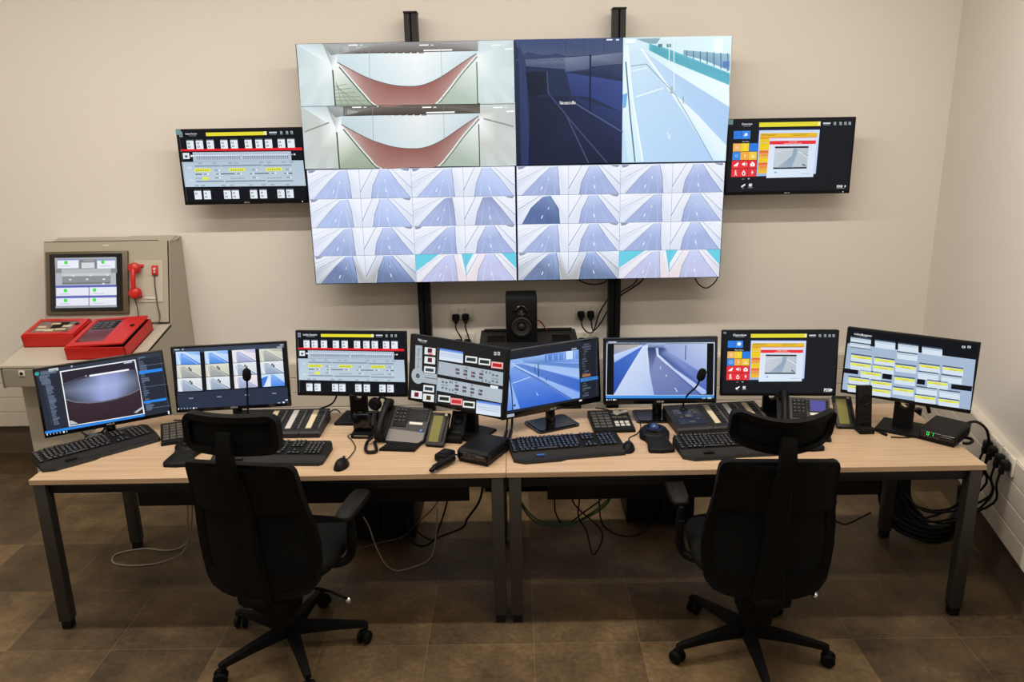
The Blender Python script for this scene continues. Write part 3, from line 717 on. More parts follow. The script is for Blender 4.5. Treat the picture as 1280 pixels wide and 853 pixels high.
    c.poly([(744, 456), (768, 468), (780, 484), (740, 470)], '5a6672', 7)
    c.rect(476, 524, 496, 538, '58aee0', 6); c.rect(730, 548, 820, 553, 'a9b6c6', 6)
    c.text('PDSB', 1090, 673, .014, 'ffffff', 3, bold=.02, wid=.034); c.poly([(1166, 662), (1182, 673), (1166, 684)], 'ffffff', 3); c.rect(1086, 690, 1170, 694, '8f979c', 3)
def pic_management(c):
    c.urect(.016, .02, .984, .955, '0b0f18', 0)
    c.text('Incident Management', 156, 88, .0105, 'eef2f6', 3, bold=.01, wid=.075); c.text('Tunnel plans', 200, 104, .006, 'a9b4be', 3, wid=.036)
    for x in (1090, 1138):
        c.rect(x, 184, x + 26, 206, 'd4dade', 3); c.rect(x + 7, 190, x + 18, 201, '1c2026', 4); c.rect(x - 2, 209, x + 28, 213, 'b0b8be', 3)
    c.poly([(100, 172), (1208, 306), (1160, 742), (58, 572)], ['a3b7cf', 'a7bbd2', 'a0b4d0', 'a6bcd6'], 1)
    for p in ([(75, 388), (196, 402), (192, 442), (70, 428)], [(405, 432), (486, 442), (482, 486), (400, 476)], [(704, 476), (772, 484), (768, 528), (698, 520)], [(1000, 518), (1180, 538), (1172, 582), (994, 560)]):
        c.poly(p, '0b0f18', 2)
    def rowpoly(x, y, w, s, a, b, col, ly):
        """bar across a card: a..b of its height, following the slope of the rows"""
        c.poly([(x, y + a), (x + w, y + a + w * s), (x + w, y + b + w * s), (x, y + b)], col, ly)
    def card(x, y, w=178, h=62, yel=True, s=.125):
        rowpoly(x, y, w, s, -10, 2, '46566a', 3); rowpoly(x, y, w, s, 2, h, 'd5e2ef', 3)
        if yel:
            rowpoly(x + 4, y, w - 8, s, 7, 27, 'e2e84e', 4); rowpoly(x + w * .3, y + w * .04, w * .4, s, 17, 22, 'd0a84a', 5)
        else: rowpoly(x + 4, y, w - 8, s, 8, 17, 'b3c4d6', 4)
    for x, y in ((132, 268), (330, 294), (126, 334), (322, 358), (514, 350), (720, 344), (922, 366), (214, 408), (112, 462), (304, 490), (505, 456), (790, 488), (106, 528), (296, 556), (494, 548), (684, 612), (888, 642)): card(x, y)
    for x, y in ((708, 412), (910, 440), (696, 545), (894, 572)): card(x, y, yel=False)
    for x, y, h in ((124, 118, 38), (118, 164, 36), (335, 144, 62), (535, 170, 66), (742, 198, 60), (528, 244, 58)): card(x, y, 176, h, False)
    rowpoly(122, 198, 176, .125, 0, 8, '5c6c80', 4)
def pic_radio(c):
    c.urect(.016, .02, .984, .955, '1d1c1d', 0)
    c.text('Radio cover', 128, 100, .0105, 'f2f2f2', 3, bold=.012, wid=.052); c.text('Tunnel radio', 140, 119, .006, 'b4b4b4', 3, wid=.04)
    for x in (804, 836):
        c.poly([(x, 216), (x + 22, 220), (x + 20, 250), (x - 2, 246)], 'c9cdd0', 3); c.poly([(x + 5, 226), (x + 16, 228), (x + 14, 240), (x + 4, 238)], '2a2a2c', 4)
    c.poly([(104, 150), (164, 156), (158, 380), (98, 370)], 'aab4bb', 2)
    c.disc(122, 420, .0375, 'aab4bb', 2, 28); c.disc(122, 420, .011, '30363c', 4); c.disc(122, 420, .006, '5d666e', 5)
    c.poly([(165, 392), (292, 410), (288, 500), (160, 478)], 'aab4bb', 2); c.line([(182, 434), (284, 452)], .0028, '3a4046', 4)
    c.line([(132, 195), (128, 250)], .0028, '343a40', 4); c.line([(129, 285), (126, 330)], .002, '40464c', 4)
    for y in (178, 265): c.rect(118, y, 146, y + 16, '8a949b', 3)
    c.poly([(118, 334), (134, 336), (125, 352)], '767f86', 4)
    def btn(x, y, w, h, inner, fill='e4e6e8', bar=None, s=.13):
        c.poly([(x, y), (x + w, y + w * s), (x + w - 4, y + h + w * s), (x - 4, y + h)], fill, 3)
        a, b, d, e = inner[0]; 
        c.poly([(x + w * a, y + h * b + w * a * s), (x + w * d, y + h * b + w * d * s), (x + w * d - 3, y + h * e + w * d * s), (x + w * a - 3, y + h * e + w * a * s)], inner[1], 4)
        if bar: c.poly([(x + w * .3, y + h * .82 + w * .3 * s), (x + w * .72, y + h * .82 + w * .72 * s), (x + w * .72, y + h + w * .72 * s), (x + w * .3, y + h + w * .3 * s)], bar, 4)
    btn(186, 168, 96, 62, ((.28, .1, .68, .72), '5a1c18'), bar='e86058'); btn(184, 248, 94, 62, ((.3, .16, .7, .78), '5c2226')); btn(180, 334, 98, 56, ((.12, .3, .86, .78), '3a4650'))
    btn(172, 500, 94, 58, ((.12, .26, .86, .76), '364250')); btn(66, 546, 94, 66, ((.28, .2, .68, .78), '6a1426')); btn(168, 576, 96, 66, ((.3, .2, .7, .78), '4a3416'))
    c.line([(302, 170), (278, 664)], .002, '8f989e', 3)
    def listbox(x, y, w, h):
        s = .17
        c.poly([(x, y), (x + w, y + w * s), (x + w - 4, y + h + w * s), (x - 6, y + h)], ['c4d4ea', 'c0d2ea', 'dbe6f2', 'dfeaf6'], 3)
        c.poly([(x, y), (x + w, y + w * s), (x + w - 1, y + 20 + w * s), (x - 1, y + 20)], ['4a78d8', '3c66cc', '7fa4e8', '8ab0ec'], 4)
        for k in (.45, .62): c.line([(x + 8, y + h * k + 2), (x + w - 12, y + h * k + w * s)], .0016, '8fa0b4', 4)
    listbox(318, 178, 208, 102); listbox(640, 646, 218, 116)
    for x, y, inn, fl in ((546, 248, '2c383c', 'e4e6e8'), (666, 270, '26302e', 'e4e6e8'), (780, 302, 'c02024', 'eab4b0'), (302, 590, '22301f', 'e4e6e8'), (410, 618, 'c8343a', 'f09a98'), (520, 646, '243022', 'e4e6e8')):
        btn(x, y, 106, 58, ((.1, .24, .88, .76), inn), fl)
    c.poly([(308, 294), (884, 404), (878, 524), (298, 408)], 'aab6c0', 2); c.poly([(294, 436), (876, 556), (866, 676), (286, 552)], 'b0bcc6', 2)
    c.poly([(768, 512), (838, 526), (834, 552), (764, 538)], 'e6ebee', 4)
    for x, y in ((474, 370), (476, 402), (546, 384), (544, 414), (616, 402), (614, 432), (688, 414), (684, 446), (468, 515), (466, 546), (536, 530), (534, 562), (606, 545), (604, 576), (680, 562), (676, 592)):
        c.poly([(x - 18, y - 12), (x + 16, y - 5), (x + 15, y + 14), (x - 19, y + 8)], '39424a', 4); c.rect(x - 12, y - 4, x - 6, y + 6, 'd8645a' if (x + y) % 3 else 'c8d0d4', 5); c.rect(x + 1, y, x + 9, y + 8, '7c868c', 5)
    for x, y in ((556, 358), (552, 446), (698, 390), (694, 476), (764, 405), (758, 486), (462, 486), (456, 574), (602, 514), (596, 602), (424, 484), (402, 548)):
        c.rect(x - 8, y - 9, x + 8, y + 9, '4a545c', 4); c.rect(x - 4, y - 4, x + 4, y + 4, 'b8c2ca', 5)
    for x, y in ((794, 424), (828, 432), (790, 480), (826, 488), (342, 478), (374, 484), (340, 528), (372, 536)): c.rect(x - 9, y - 10, x + 9, y + 10, '454e56', 4); c.rect(x - 3, y - 4, x + 4, y + 5, '8f9aa2', 5)
    for x, y in ((732, 400), (728, 474), (406, 480), (430, 552)): c.rect(x - 4, y - 12, x + 4, y + 12, '4d575f', 4)
    for x, y in ((810, 460), (358, 506)): c.line([(x - 34, y - 6), (x + 34, y + 6)], .005, '8b969e', 4)
    c.rect(316, 442, 336, 450, 'd86a64', 4)
def desk_bar(c, y0, y1, col='1f7fd8'):
    pass
def taskbar(c, x, y, dx, dy, n=7, size=10):
    for k in range(n):
        X, Y = x + dx * k, y + dy * k
        c.rect(X, Y - size / 2, X + size * (1.3 if k == n - 2 else .8), Y + size / 2, 'ffffff' if k in (0, n - 2) else '9fb4d8', 4)
def pic_camera(c):
    c.urect(.022, .03, .978, .945, '272d3a', 0)
    c.urect(.022, .03, .978, .085, '333a47', 1)
    c.disc(104, 245, .0085, '38a0a0', 3); c.rect(200, 205, 285, 216, 'c4ccd6', 3); c.rect(130, 228, 270, 236, '5f6a7c', 3); c.disc(394, 183, .004, 'b6c0cc', 3)
    for k in range(27):
        y = 262 + k * 15.2; x = 122 + k * 3.6 + (8 if k > 2 else 0); q = random.random()
        c.rect(x + (26 if k > 4 else 0), y, x + 60 + q * 34, y + 3.5, '5f6b80', 3); c.rect(x + (8 if k > 4 else -8), y, x + (14 if k > 4 else -3), y + 4, '56627a', 3)
    c.poly([(294, 224), (916, 128), (996, 574), (376, 680)], 'f2f4fa', 2)
    c.poly([(306, 232), (908, 138), (984, 568), (384, 672)], ['2a2632', '2c2834', '2c2028', '2a1e26'], 3)
    arc_t = [(322, 330), (420, 300), (530, 272), (640, 250), (760, 232), (860, 216), (922, 206)]
    arc_b = [(348, 456), (430, 478), (540, 484), (650, 474), (760, 450), (870, 412), (956, 368)]
    mid = [((a + e) / 2, b * .55 + f * .45) for (a, b), (e, f) in zip(arc_t, arc_b)]
    cm = ['5a6478', '717c98', '8c99c0', 'a9b6e6', 'a4b0de', '7c86a4', '555c70']; ct = ['3a3c48', '454a5a', '626b88', '8f9acc', '8a94c4', '565c72', '3c3e4a']
    for i in range(6):
        c.poly([arc_t[i], arc_t[i + 1], mid[i + 1], mid[i]], [ct[i], ct[i + 1], cm[i + 1], cm[i]], 4)
        c.poly([mid[i], mid[i + 1], arc_b[i + 1], arc_b[i]], [cm[i], cm[i + 1], ct[i + 1], ct[i]], 4)
    c.line(arc_b, .006, '6c6e7c', 5)
    low = [(384, 672), (480, 655), (580, 638), (690, 620), (790, 602), (890, 585), (984, 568)]
    c.strip(arc_b, low, '3a2a34', '30222c', 4)
    c.line([(320, 330), (480, 272), (525, 262)], .003, '56566a', 5)
    c.line([(540, 262), (864, 211)], .008, 'f4f6ff', 6); c.disc(512, 262, .005, '8a86a0', 6)
    c.poly([(380, 632), (396, 630), (450, 652), (386, 664)], 'b8c4c8', 5); c.poly([(906, 562), (974, 512), (976, 530), (930, 564)], 'b8c4c8', 5)
    c.rect(820, 148, 890, 154, 'b6bccc', 6)
    c.poly([(176, 722), (990, 572), (996, 590), (180, 742)], '2b86e6', 4)
    for k in range(26):
        y = 112 + k * 17; x = 934 + k * 3.0
        c.rect(x, y, x + 14 + random.random() * 55, y + 3.5, '5d6a82', 3); c.rect(x + 178, y - 24, x + 184, y - 19, '5d6a82', 3)
    c.poly([(946, 226), (1130, 198), (1136, 222), (950, 250)], '2b88ea', 5); c.poly([(984, 470), (1166, 440), (1170, 460), (988, 488)], '2b88ea', 5)
    for y in (186, 356, 530): c.line([(940 + (y - 100) * .17, y), (1130 + (y - 100) * .17, y - 28)], .0016, '6f7d94', 4)
    c.rect(1180, 548, 1196, 572, 'dfe6f0', 5)
    taskbar(c, 190, 747, 27, -4.6, 7, 12)
def pic_sixcam(c):
    c.urect(.022, .03, .978, .945, '222a3c', 0)
    c.urect(.022, .70, .978, .945, '2a3348', 1); c.urect(.022, .03, .978, .10, '3a465a', 1)
    c.rect(62, 98, 112, 105, 'c4ccd6', 3); c.disc(146, 98, .004, 'b6c0cc', 3); c.rect(1120, 44, 1158, 52, 'c4ccd6', 3); c.rect(1090, 66, 1150, 73, 'aab4c0', 3)
    blue = (('4a8ae6', '8ab8f4'), ('a8ccf6', 'd2e6fc')); grey = (('9aa0a0', 'b6bab6'), ('c8c8b6', 'deded0')); pale = (('94a4bc', 'b4c0d2'), ('d0d8de', 'e6ecf0')); lil = (('9fa8cc', 'b8c4e4'), ('dcd8dc', 'eeeaee'))
    cols = [((75, 122), (312, 118), (340, 512), (100, 522), (blue, grey, pale)), ((358, 118), (592, 104), (616, 494), (384, 506), (blue, grey, pale)),
            ((634, 106), (868, 90), (892, 478), (660, 494), (lil, pale, lil)), ((908, 92), (1142, 80), (1166, 466), (936, 478), (grey, pale, blue))]
    for tl, tr, br, bl, kinds in cols:
        c.poly([(tl[0] - 22, tl[1] - 6), (tr[0] + 22, tr[1] - 6), (br[0] + 20, br[1] + 6), (bl[0] - 20, bl[1] + 6)], '0c1018', 1)
        for r in range(3):
            def Q(u, v, r=r):
                t = (r + v * .965) / 3
                L = (tl[0] + (bl[0] - tl[0]) * t, tl[1] + (bl[1] - tl[1]) * t); R = (tr[0] + (br[0] - tr[0]) * t, tr[1] + (br[1] - tr[1]) * t)
                return (L[0] + (R[0] - L[0]) * u, L[1] + (R[1] - L[1]) * u)
            (rd, rl), (wd, wl) = kinds[r]
            c.poly([Q(0, 0), Q(1, 0), Q(1, 1), Q(0, 1)], [wl, wl, wd, wd], 2)
            if kinds is cols[3][4] and r == 2:
                c.poly([Q(0, .3), Q(.35, .1), Q(.05, 1), Q(0, 1)], '3f74d8', 3); c.poly([Q(.4, .05), Q(.55, .05), Q(1, .75), Q(1, 1), Q(.4, 1)], [rl, rl, rd, rd, rd], 3); c.poly([Q(.3, .1), Q(.42, .05), Q(.38, 1), Q(.1, 1)], 'dfe8fa', 3)
                continue
            c.poly([Q(.18, .12), Q(.34, .12), Q(1, .95), Q(1, 1), Q(.2, 1)], [rl, rl, rd, rd, rd], 3)
            c.poly([Q(.04, .2), Q(.12, .2), Q(.2, 1), Q(.08, 1)], wl, 3)
            c.line([Q(.34, .12), Q(1, .9)], .004, wl, 4); c.line([Q(.3, .3), Q(.9, 1)], .0015, wl, 4); c.line([Q(.12, .2), Q(.2, 1)], .0018, rd, 4)
            if r == 0: c.poly([Q(.35, .0), Q(1, 0), Q(1, .3), Q(.6, .22)], [wd, rl, rl, wd], 3)
            if kinds[r] in (grey, pale) and r > 0: c.rect(*Q(.48, .18), *Q(.56, .34), '55605c', 5); c.rect(*Q(.54, .3), *Q(.62, .48), '4c5854', 5)
    for x, y in ((205, 580), (482, 566), (758, 550), (1034, 535)): c.rect(x, y, x + 44, y + 7, '8c98a8', 3)
    taskbar(c, 100, 688, 29, -1.5, 7, 13); c.rect(1090, 630, 1120, 637, 'a6b2c2', 3); c.rect(1140, 622, 1162, 636, 'd2dae4', 3); c.rect(1170, 600, 1194, 610, 'd2dae4', 3)
def pic_road(c, sky='cfe0fa'):
    """single road camera picture, drawn for the monitor turned left in the middle of the desks"""
    c.urect(.022, .03, .978, .91, '20242e', 0)
    P = [(668, 246), (1098, 184), (1106, 480), (648, 560)]
    c.poly(P, ['a6c4f4', '9fc0f4', '4f80dc', '5f8ee4'], 1)
    c.poly([(668, 246), (900, 212), (720, 262), (668, 268)], ['8fb4ee', 'a0c2f6', '8cb0ec', 'a8c8f6'], 2)
    c.poly([(740, 240), (900, 210), (1098, 184), (1100, 262), (900, 262), (760, 262)], ['7fa6ea', '9cc0f4', 'b4d2fa', '6f96e0', '5a82c8', '6f98dc'], 2)
    c.poly([(890, 214), (1098, 186), (1098, 240), (890, 254)], ['5a86d8', '82a8ea', '6c94de', '4c76c4'], 3)
    for k in range(6): c.line([(905 + k * 34, 216 - k * 4), (905 + k * 34, 250 - k * 2)], .003, 'b4d0fa', 4)
    c.poly([(1020, 196), (1062, 190), (1062, 240), (1020, 244)], 'cfe2fc', 4)
    c.poly([(720, 262), (900, 262), (1100, 270), (1102, 340), (860, 292), (760, 270)], ['6c90d0', '5c82c8', '5a82cc', '86a8e8', '84a8e8', '7ca0e0'], 3)
    c.poly([(740, 262), (1100, 300), (1102, 358), (850, 300)], ['a4c2f2', '9cbcf0', 'a8c6f6', '9cbcf0'], 4)
    c.poly([(700, 268), (760, 272), (1104, 370), (1104, 440), (850, 350), (740, 290)], ['6a90dc', '6488d4', '3e6ccc', '3a66c8', '5680d4', '6088d6'], 4)
    c.poly([(690, 268), (735, 288), (860, 350), (1104, 452), (1100, 482), (1050, 488), (860, 362), (700, 284)], ['b6d0fa', 'b0cafa', 'a4c2f8', '8cb0f2', '88acf0', '86aaf0', '9cbcf6', 'aecaf8'], 5)
    c.line([(700, 286), (860, 368), (1058, 490)], .003, '23407c', 6)
    c.poly([(676, 290), (700, 288), (860, 372), (1040, 492), (720, 548), (668, 350)], ['8cb0ee', '7ea4ea', '4474d4', '2f62cc', '3568d2', '6a94e4'], 3)
    c.poly([(664, 320), (674, 360), (735, 545), (690, 552), (658, 400)], ['a4c2f4', '9cbcf4', '8ab0f0', '84aaee', 'a8c6f6'], 4)
    c.line([(668, 330), (684, 440), (690, 552)], .006, '1e3a70', 5)
    c.line([(690, 388), (800, 350)], .004, 'bcd4fc', 5); c.line([(836, 445), (846, 466)], .003, 'c4dafe', 5)
    c.line([(828, 280), (828, 322)], .003, '24406e', 7); c.line([(848, 270), (850, 352)], .005, '1f3a66', 7); c.line([(898, 355), (898, 376)], .004, '1f3a66', 7)
    c.rect(694, 520, 708, 530, '2a4884', 6)
    for k in range(22):
        y = 150 + k * 15; x = 1118
        c.rect(x + random.random() * 16, y, x + 20 + random.random() * 40, y + 3, '4c5564', 3); c.rect(x + 88, y - 12, x + 92, y - 8, '5a6474', 3)
    c.poly([(1108, 362), (1216, 346), (1217, 366), (1109, 384)], '3a7cc4', 4); c.rect(1120, 338, 1170, 346, 'a06a4a', 4)
    c.rect(1100, 494, 1118, 500, 'dfe4ec', 4); c.rect(1055, 176, 1085, 181, '9aa4b4', 3)
    c.rect(655, 582, 700, 592, 'aab4c4', 4)
def pic_underpass(c):
    c.urect(.022, .03, .978, .945, '0c1018', 0)
    c.urect(.022, .03, .978, .085, '2a3240', 1)
    c.rect(596, 118, 640, 123, 'c4ccd6', 3)
    c.poly([(586, 124), (1166, 118), (1164, 400), (588, 408)], 'c4d4ea', 1); c.poly([(591, 130), (1161, 124), (1159, 398), (592, 404)], '0a0c10', 2)
    c.poly([(626, 134), (1125, 126), (1124, 394), (630, 404)], ['7f9ee0', '9cb4e8', '5a6ca8', '7f94cc'], 3)
    c.poly([(626, 134), (780, 132), (630, 200)], ['a8a098', 'b4aca4', '8c9ac0'], 4)
    c.poly([(626, 188), (770, 138), (782, 140), (630, 232)], ['c4d6f8', 'd2e2fc', 'bcd2fa', 'a8c4f6'], 5)
    c.poly([(628, 225), (780, 142), (782, 150), (640, 390), (629, 395)], ['3a64c0', '4f7ad0', '4a76d0', '2c54b4', '2448a4'], 5)
    c.poly([(783, 140), (796, 140), (800, 404), (630, 404), (700, 280)], ['dfeafc', 'd0dcf4', 'b4c8ee', 'c2d4f4', 'd4e2fa'], 6)
    c.poly([(794, 134), (808, 134), (822, 280), (848, 402), (800, 404)], ['c8d6f2', 'd8e4fa', 'c0d2f2', 'a4bcea', 'b0c6ee'], 6)
    c.poly([(806, 150), (858, 148), (862, 190), (1000, 320), (1090, 398), (846, 402), (822, 290)], ['2e3c66', '34426c', '7f8cb8', '6c7cb4', '5c70ac', '6a7ab4', '7c8abc'], 6)
    c.poly([(850, 150), (862, 150), (866, 185), (950, 260), (1122, 376), (1122, 392), (1100, 396), (900, 232), (858, 196)], ['b4c2e4', 'c4d0ee', 'dce6fa', 'cfdcf8', 'b0c4f0', 'a8bcec', 'a4b8ea', 'c4d2f4', 'c8d6f4'], 7)
    c.poly([(866, 150), (900, 150), (920, 170), (1124, 300), (1124, 372), (960, 262), (870, 186)], ['2a3860', '4a5c90', '8a9cd0', '5f78c0', '5068b4', '5c72b4', '485a92'], 6)
    c.poly([(900, 130), (1125, 126), (1124, 296), (920, 172), (890, 150)], ['a4b6e2', 'c0ccec', '9cb0e2', '98a8d8', '8c9ccc'], 5)
    c.poly([(800, 128), (900, 126), (900, 150), (806, 152)], ['9fb2d8', 'a8b8dc', '5c6c98', '52628c'], 5)
    c.line([(1012, 136), (1010, 214)], .004, '32426c', 7); c.line([(860, 196), (1090, 398)], .002, '2a3a68', 7)
    c.line([(908, 292), (912, 304)], .003, 'e4ecfc', 8); c.line([(956, 362), (970, 384)], .003, 'e4ecfc', 8); c.line([(876, 250), (880, 264)], .003, 'd8e2f8', 8)
    c.poly([(588, 408), (1164, 400), (1164, 414), (588, 422)], '3a8ee0', 4)
    taskbar(c, 592, 430, 12, -.2, 5, 7); c.rect(1100, 412, 1120, 418, 'a6b2c2', 5); c.rect(1130, 410, 1150, 418, 'c4ccd6', 5)

# ------------------------------------------------------------------ monitors
def logo(s, parent, M, x, z, hgt, m='palecard', wid=None):
    cu = bpy.data.curves.new('t', 'FONT'); cu.body = s; cu.resolution_u = 2; cu.offset = .01
    o = bpy.data.objects.new('t', cu); COL.objects.link(o)
    me = bpy.data.meshes.new_from_object(o.evaluated_get(bpy.context.evaluated_depsgraph_get()))
    xs = [v.co.x for v in me.vertices]; k = hgt / .7; kx = wid / (max(xs) - min(xs)) if wid else k; cx = (max(xs) + min(xs)) / 2
    mb = MB(); mb.M = M
    mb.put([(x + (v.co.x - cx) * kx, -.0012, z + (v.co.y - .35) * k) for v in me.vertices], [tuple(p.vertices) for p in me.polygons])
    bpy.data.objects.remove(o); bpy.data.curves.remove(cu); bpy.data.meshes.remove(me)
    return mb.build('logo', m, parent, smooth=0)
def monitor(label, kind, x, y, z, yaw, tilt, w, h, quad, draw, by=None):
    t = thing('desktop_monitor', label, 'monitor', (x, y, H), yaw, 'monitors standing on the two desks')
    M = TR(0, 0, z - H) @ RX(-tilt)
    mb = MB(); mb.M = M; mb.box((0, .014, 0), (w, .028, h), .004).box((0, .036, -.01), (w * .78, .026, h * .72), .012).build('housing', 'gloss' if kind == 'ASUS' else 'matte', t)
    c = Canvas(w, h, quad); draw(c); c.build('display', t, M)
    zl = z - H
    if kind == 'ASUS':
        b = .03 if by is None else by
        logo('ASUS', t, M, 0, -h / 2 + .012, .0085, 'palecard', .034)
        MB().cyl((0, b + .012, .008), (0, b + .03, zl - .04), .024, .022, 20).box((0, max(b + .02, .036), zl - .05), (.06, .04, .10), .008).build('neck', 'gloss', t)
        s = [(-.112, -.07), (-.10, -.083), (.10, -.083), (.112, -.07), (.112, .07), (.10, .083), (-.10, .083), (-.112, .07)]
        mb = MB(); mb.M = TR(0, b, 0); mb.prism(s, 0, .009).prism([(a * .9, c_ * .88) for a, c_ in s], .009, .013).build('base', 'gloss', t)
    else:
        b = .085 if by is None else by
        logo('DELL', t, M, 0, -h / 2 + .0075, .006, 'silver', .02)
        mb = MB(); n = 20; zc = zl - h / 2 - .03; r = .019; hw = .042
        ring = [(hw * math.cos(2 * PI * k / n), hw * math.sin(2 * PI * k / n)) for k in range(n)]
        sq = [(max(-hw, min(hw, 1.5 * a)), zc + max(-hw, min(hw, 1.5 * q))) for a, q in ring]
        hole = [(a * r / hw, zc + q * r / hw) for a, q in ring]
        V = []; F = []
        for yy in (b - .018, b + .012):
            V += [(a, yy, q) for a, q in sq] + [(a, yy, q) for a, q in hole]
        for k in range(n):
            j = (k + 1) % n
            F += [(k, j, n + j, n + k), (2 * n + k, 3 * n + k, 3 * n + j, 2 * n + j), (k, 2 * n + k, 2 * n + j, j), (n + k, n + j, 3 * n + j, 3 * n + k)]
        mb.put(V, F)
        if zc - hw > .012: mb.box((0, b - .003, (zc - hw + .006) / 2 + .003), (2 * hw, .03, zc - hw - .004), .001, seg=1)
        mb.box((0, b - .003, (zc + hw + zl + .08) / 2), (2 * hw, .03, zl + .08 - zc - hw), .001, seg=1).box((0, (b + .06) / 2 - .005, zl + .01), (.11, max(.03, b - .03), .11), .006)
        mb.build('neck', 'matte', t)
        s = [(-.105, -.082), (-.098, -.09), (.098, -.09), (.105, -.082), (.095, .09), (-.095, .09)]
        mb = MB(); mb.M = TR(0, b - .01, 0); mb.prism(s, 0, .008).prism([(a * .97, c_ * .97) for a, c_ in s], .008, .012).build('base', 'matte', t)
    return t
aw, ah, dw, dh = .54, .322, .538, .315
monitor('black monitor at the far left end of the desks showing a dim curved tunnel camera', 'ASUS', -1.856, .441, .956, .552, .083, aw, ah, ((63, 208), (1136, 51), (1218, 577.5), (176, 782)), pic_camera)
monitor('black monitor showing twelve small camera pictures in four columns, behind the left chair', 'ASUS', -1.326, .61, .969, .131, .121, aw, ah, ((18.4, 76.8), (1187, 11), (1228, 668), (84, 728)), pic_sixcam)
monitor('black desk monitor with yellow bar and red line over a pale tunnel diagram', 'DELL', -.736, .572, 1.038, -.093, .154, dw, dh, ((29, 43.5), (1218.5, 54.6), (1222.8, 757.7), (57.2, 740.7)), pic_incident)
monitor('black monitor left of the desk seam showing a grey radio diagram with a keyhole shape', 'DELL', -.224, .361, 1.038, -.562, .146, dw, dh, ((58, 49), (929, 196), (881, 831.5), (29, 629)), pic_radio, .10)
monitor('black monitor right of the desk seam, turned left, showing a deep blue road view', 'ASUS', .216, .531, .963, .46, .085, aw, ah, ((602, 201), (1225, 108), (1238, 504), (625, 620)), pic_road, .0)
monitor('black monitor showing a bright blue underpass road with a light barrier wall', 'ASUS', .735, .563, .979, .004, .116, aw, ah, ((570, 102), (1183, 88), (1178, 440), (578, 458)), pic_underpass, .045)
monitor('black desk monitor with blue, yellow and red icon tiles beside a red-headed window', 'DELL', 1.286, .531, 1.017, -.052, .105, dw, dh, ((26, 45.5), (1259, 35), (1218, 740), (1.7, 729)), pic_overview)
monitor('black monitor at the far right desk end showing pale blue cards with yellow bars', 'DELL', 1.798, .354, 1.036, -.602, .074, dw, dh, ((95, 29), (1252, 160.5), (1161, 778), (40, 600)), pic_management, .075)

def wall_monitor(label, x, quad, draw):
    w, h = .755, .445
    t = thing('wall_monitor', label, 'monitor', (x, 1.83, 1.8985), 0, 'monitors on the wall beside the video wall')
    MB().box((0, .014, 0), (w, .028, h), .004).box((0, .04, 0), (w * .8, .03, h * .7), .01).build('housing', 'matte', t)
    c = Canvas(w, h, quad); draw(c); c.build('display', t)
    logo('ASUS', t, Matrix(), 0, -h / 2 + .0095, .008, 'palecard', .034)
    MB().box((0, .069, 0), (.22, .03, .22), .004).box((0, .118, 0), (.1, .08, .1), .004).box((0, .17, 0), (.24, .026, .24), .004).build('wall_bracket', 'blackmetal', t)
    MB().box((-w / 2 + .0155, -.0012, h / 2 - .0175), (.030, .002, .030), .0005, seg=1).build('energy_sticker', 'sticker', t)
    MB().ball((w / 2 - .04, -.001, -h / 2 + .0095), .0028, 8).build('power_led', 'whiteled', t)
wall_monitor('wall monitor left of the video wall showing a tunnel diagram with red line', -1.565, ((29, 43.5), (1218.5, 54.6), (1222.8, 757.7), (57.2, 740.7)), pic_incident)
wall_monitor('wall monitor right of the video wall showing coloured icon tiles and a red-headed window', 1.698, ((26, 45.5), (1259, 35), (1218, 740), (1.7, 729)), pic_overview)

# ------------------------------------------------------------------ fire control console on the left
X0, X1 = -2.84, -2.065
con = thing('control_console', 'pale grey-beige steel fire control console with built-in screen against the left wall', 'console', (-2.4525, 1.7, 0))
def yz(*p): return [(a - 1.7, b) for a, b in p]
def cons(mb, n, m, p=con, **k):
    o = mb.build(n, m, p, **k); return o
mb = MB()
mb.prism(yz((1.955, 0), (1.955, .66), (2.006, .66), (2.006, 1.436), (1.838, 1.460), (1.708, .968), (1.215, .848), (1.215, .74), (1.363, .70), (1.363, .0)), X0 + 2.4525 + .006, X1 + 2.4525 - .006, 'X')
cons(mb, 'body', 'console', smooth=0)
cons(MB().prism(yz((2.006, .0), (2.006, 1.437), (1.834, 1.464), (1.70, .972), (1.20, .872), (1.20, .737), (1.363, .70), (1.363, 0)) if False else yz((1.957, 0), (1.957, .66), (2.007, .66), (2.007, 1.437), (1.834, 1.464), (1.698, .972), (1.20, .868), (1.20, .737), (1.363, .70), (1.363, 0)), X1 + 2.4525 - .006, X1 + 2.4525, 'X'), 'side_panel', 'console', smooth=0)
cons(MB().prism(yz((1.957, 0), (1.957, .66), (2.007, .66), (2.007, 1.437), (1.834, 1.464), (1.698, .972), (1.20, .868), (1.20, .737), (1.363, .70), (1.363, 0)), X0 + 2.4525, X0 + 2.4525 + .006, 'X'), 'side_panel', 'console', smooth=0)
cons(MB().box((0, .222, 1.452), (.775, .172, .008), .002, RX(.14), seg=1).box((.22, .24, 1.462), (.30, .11, .008), .002, RX(.14), seg=1), 'top_cover', 'console')
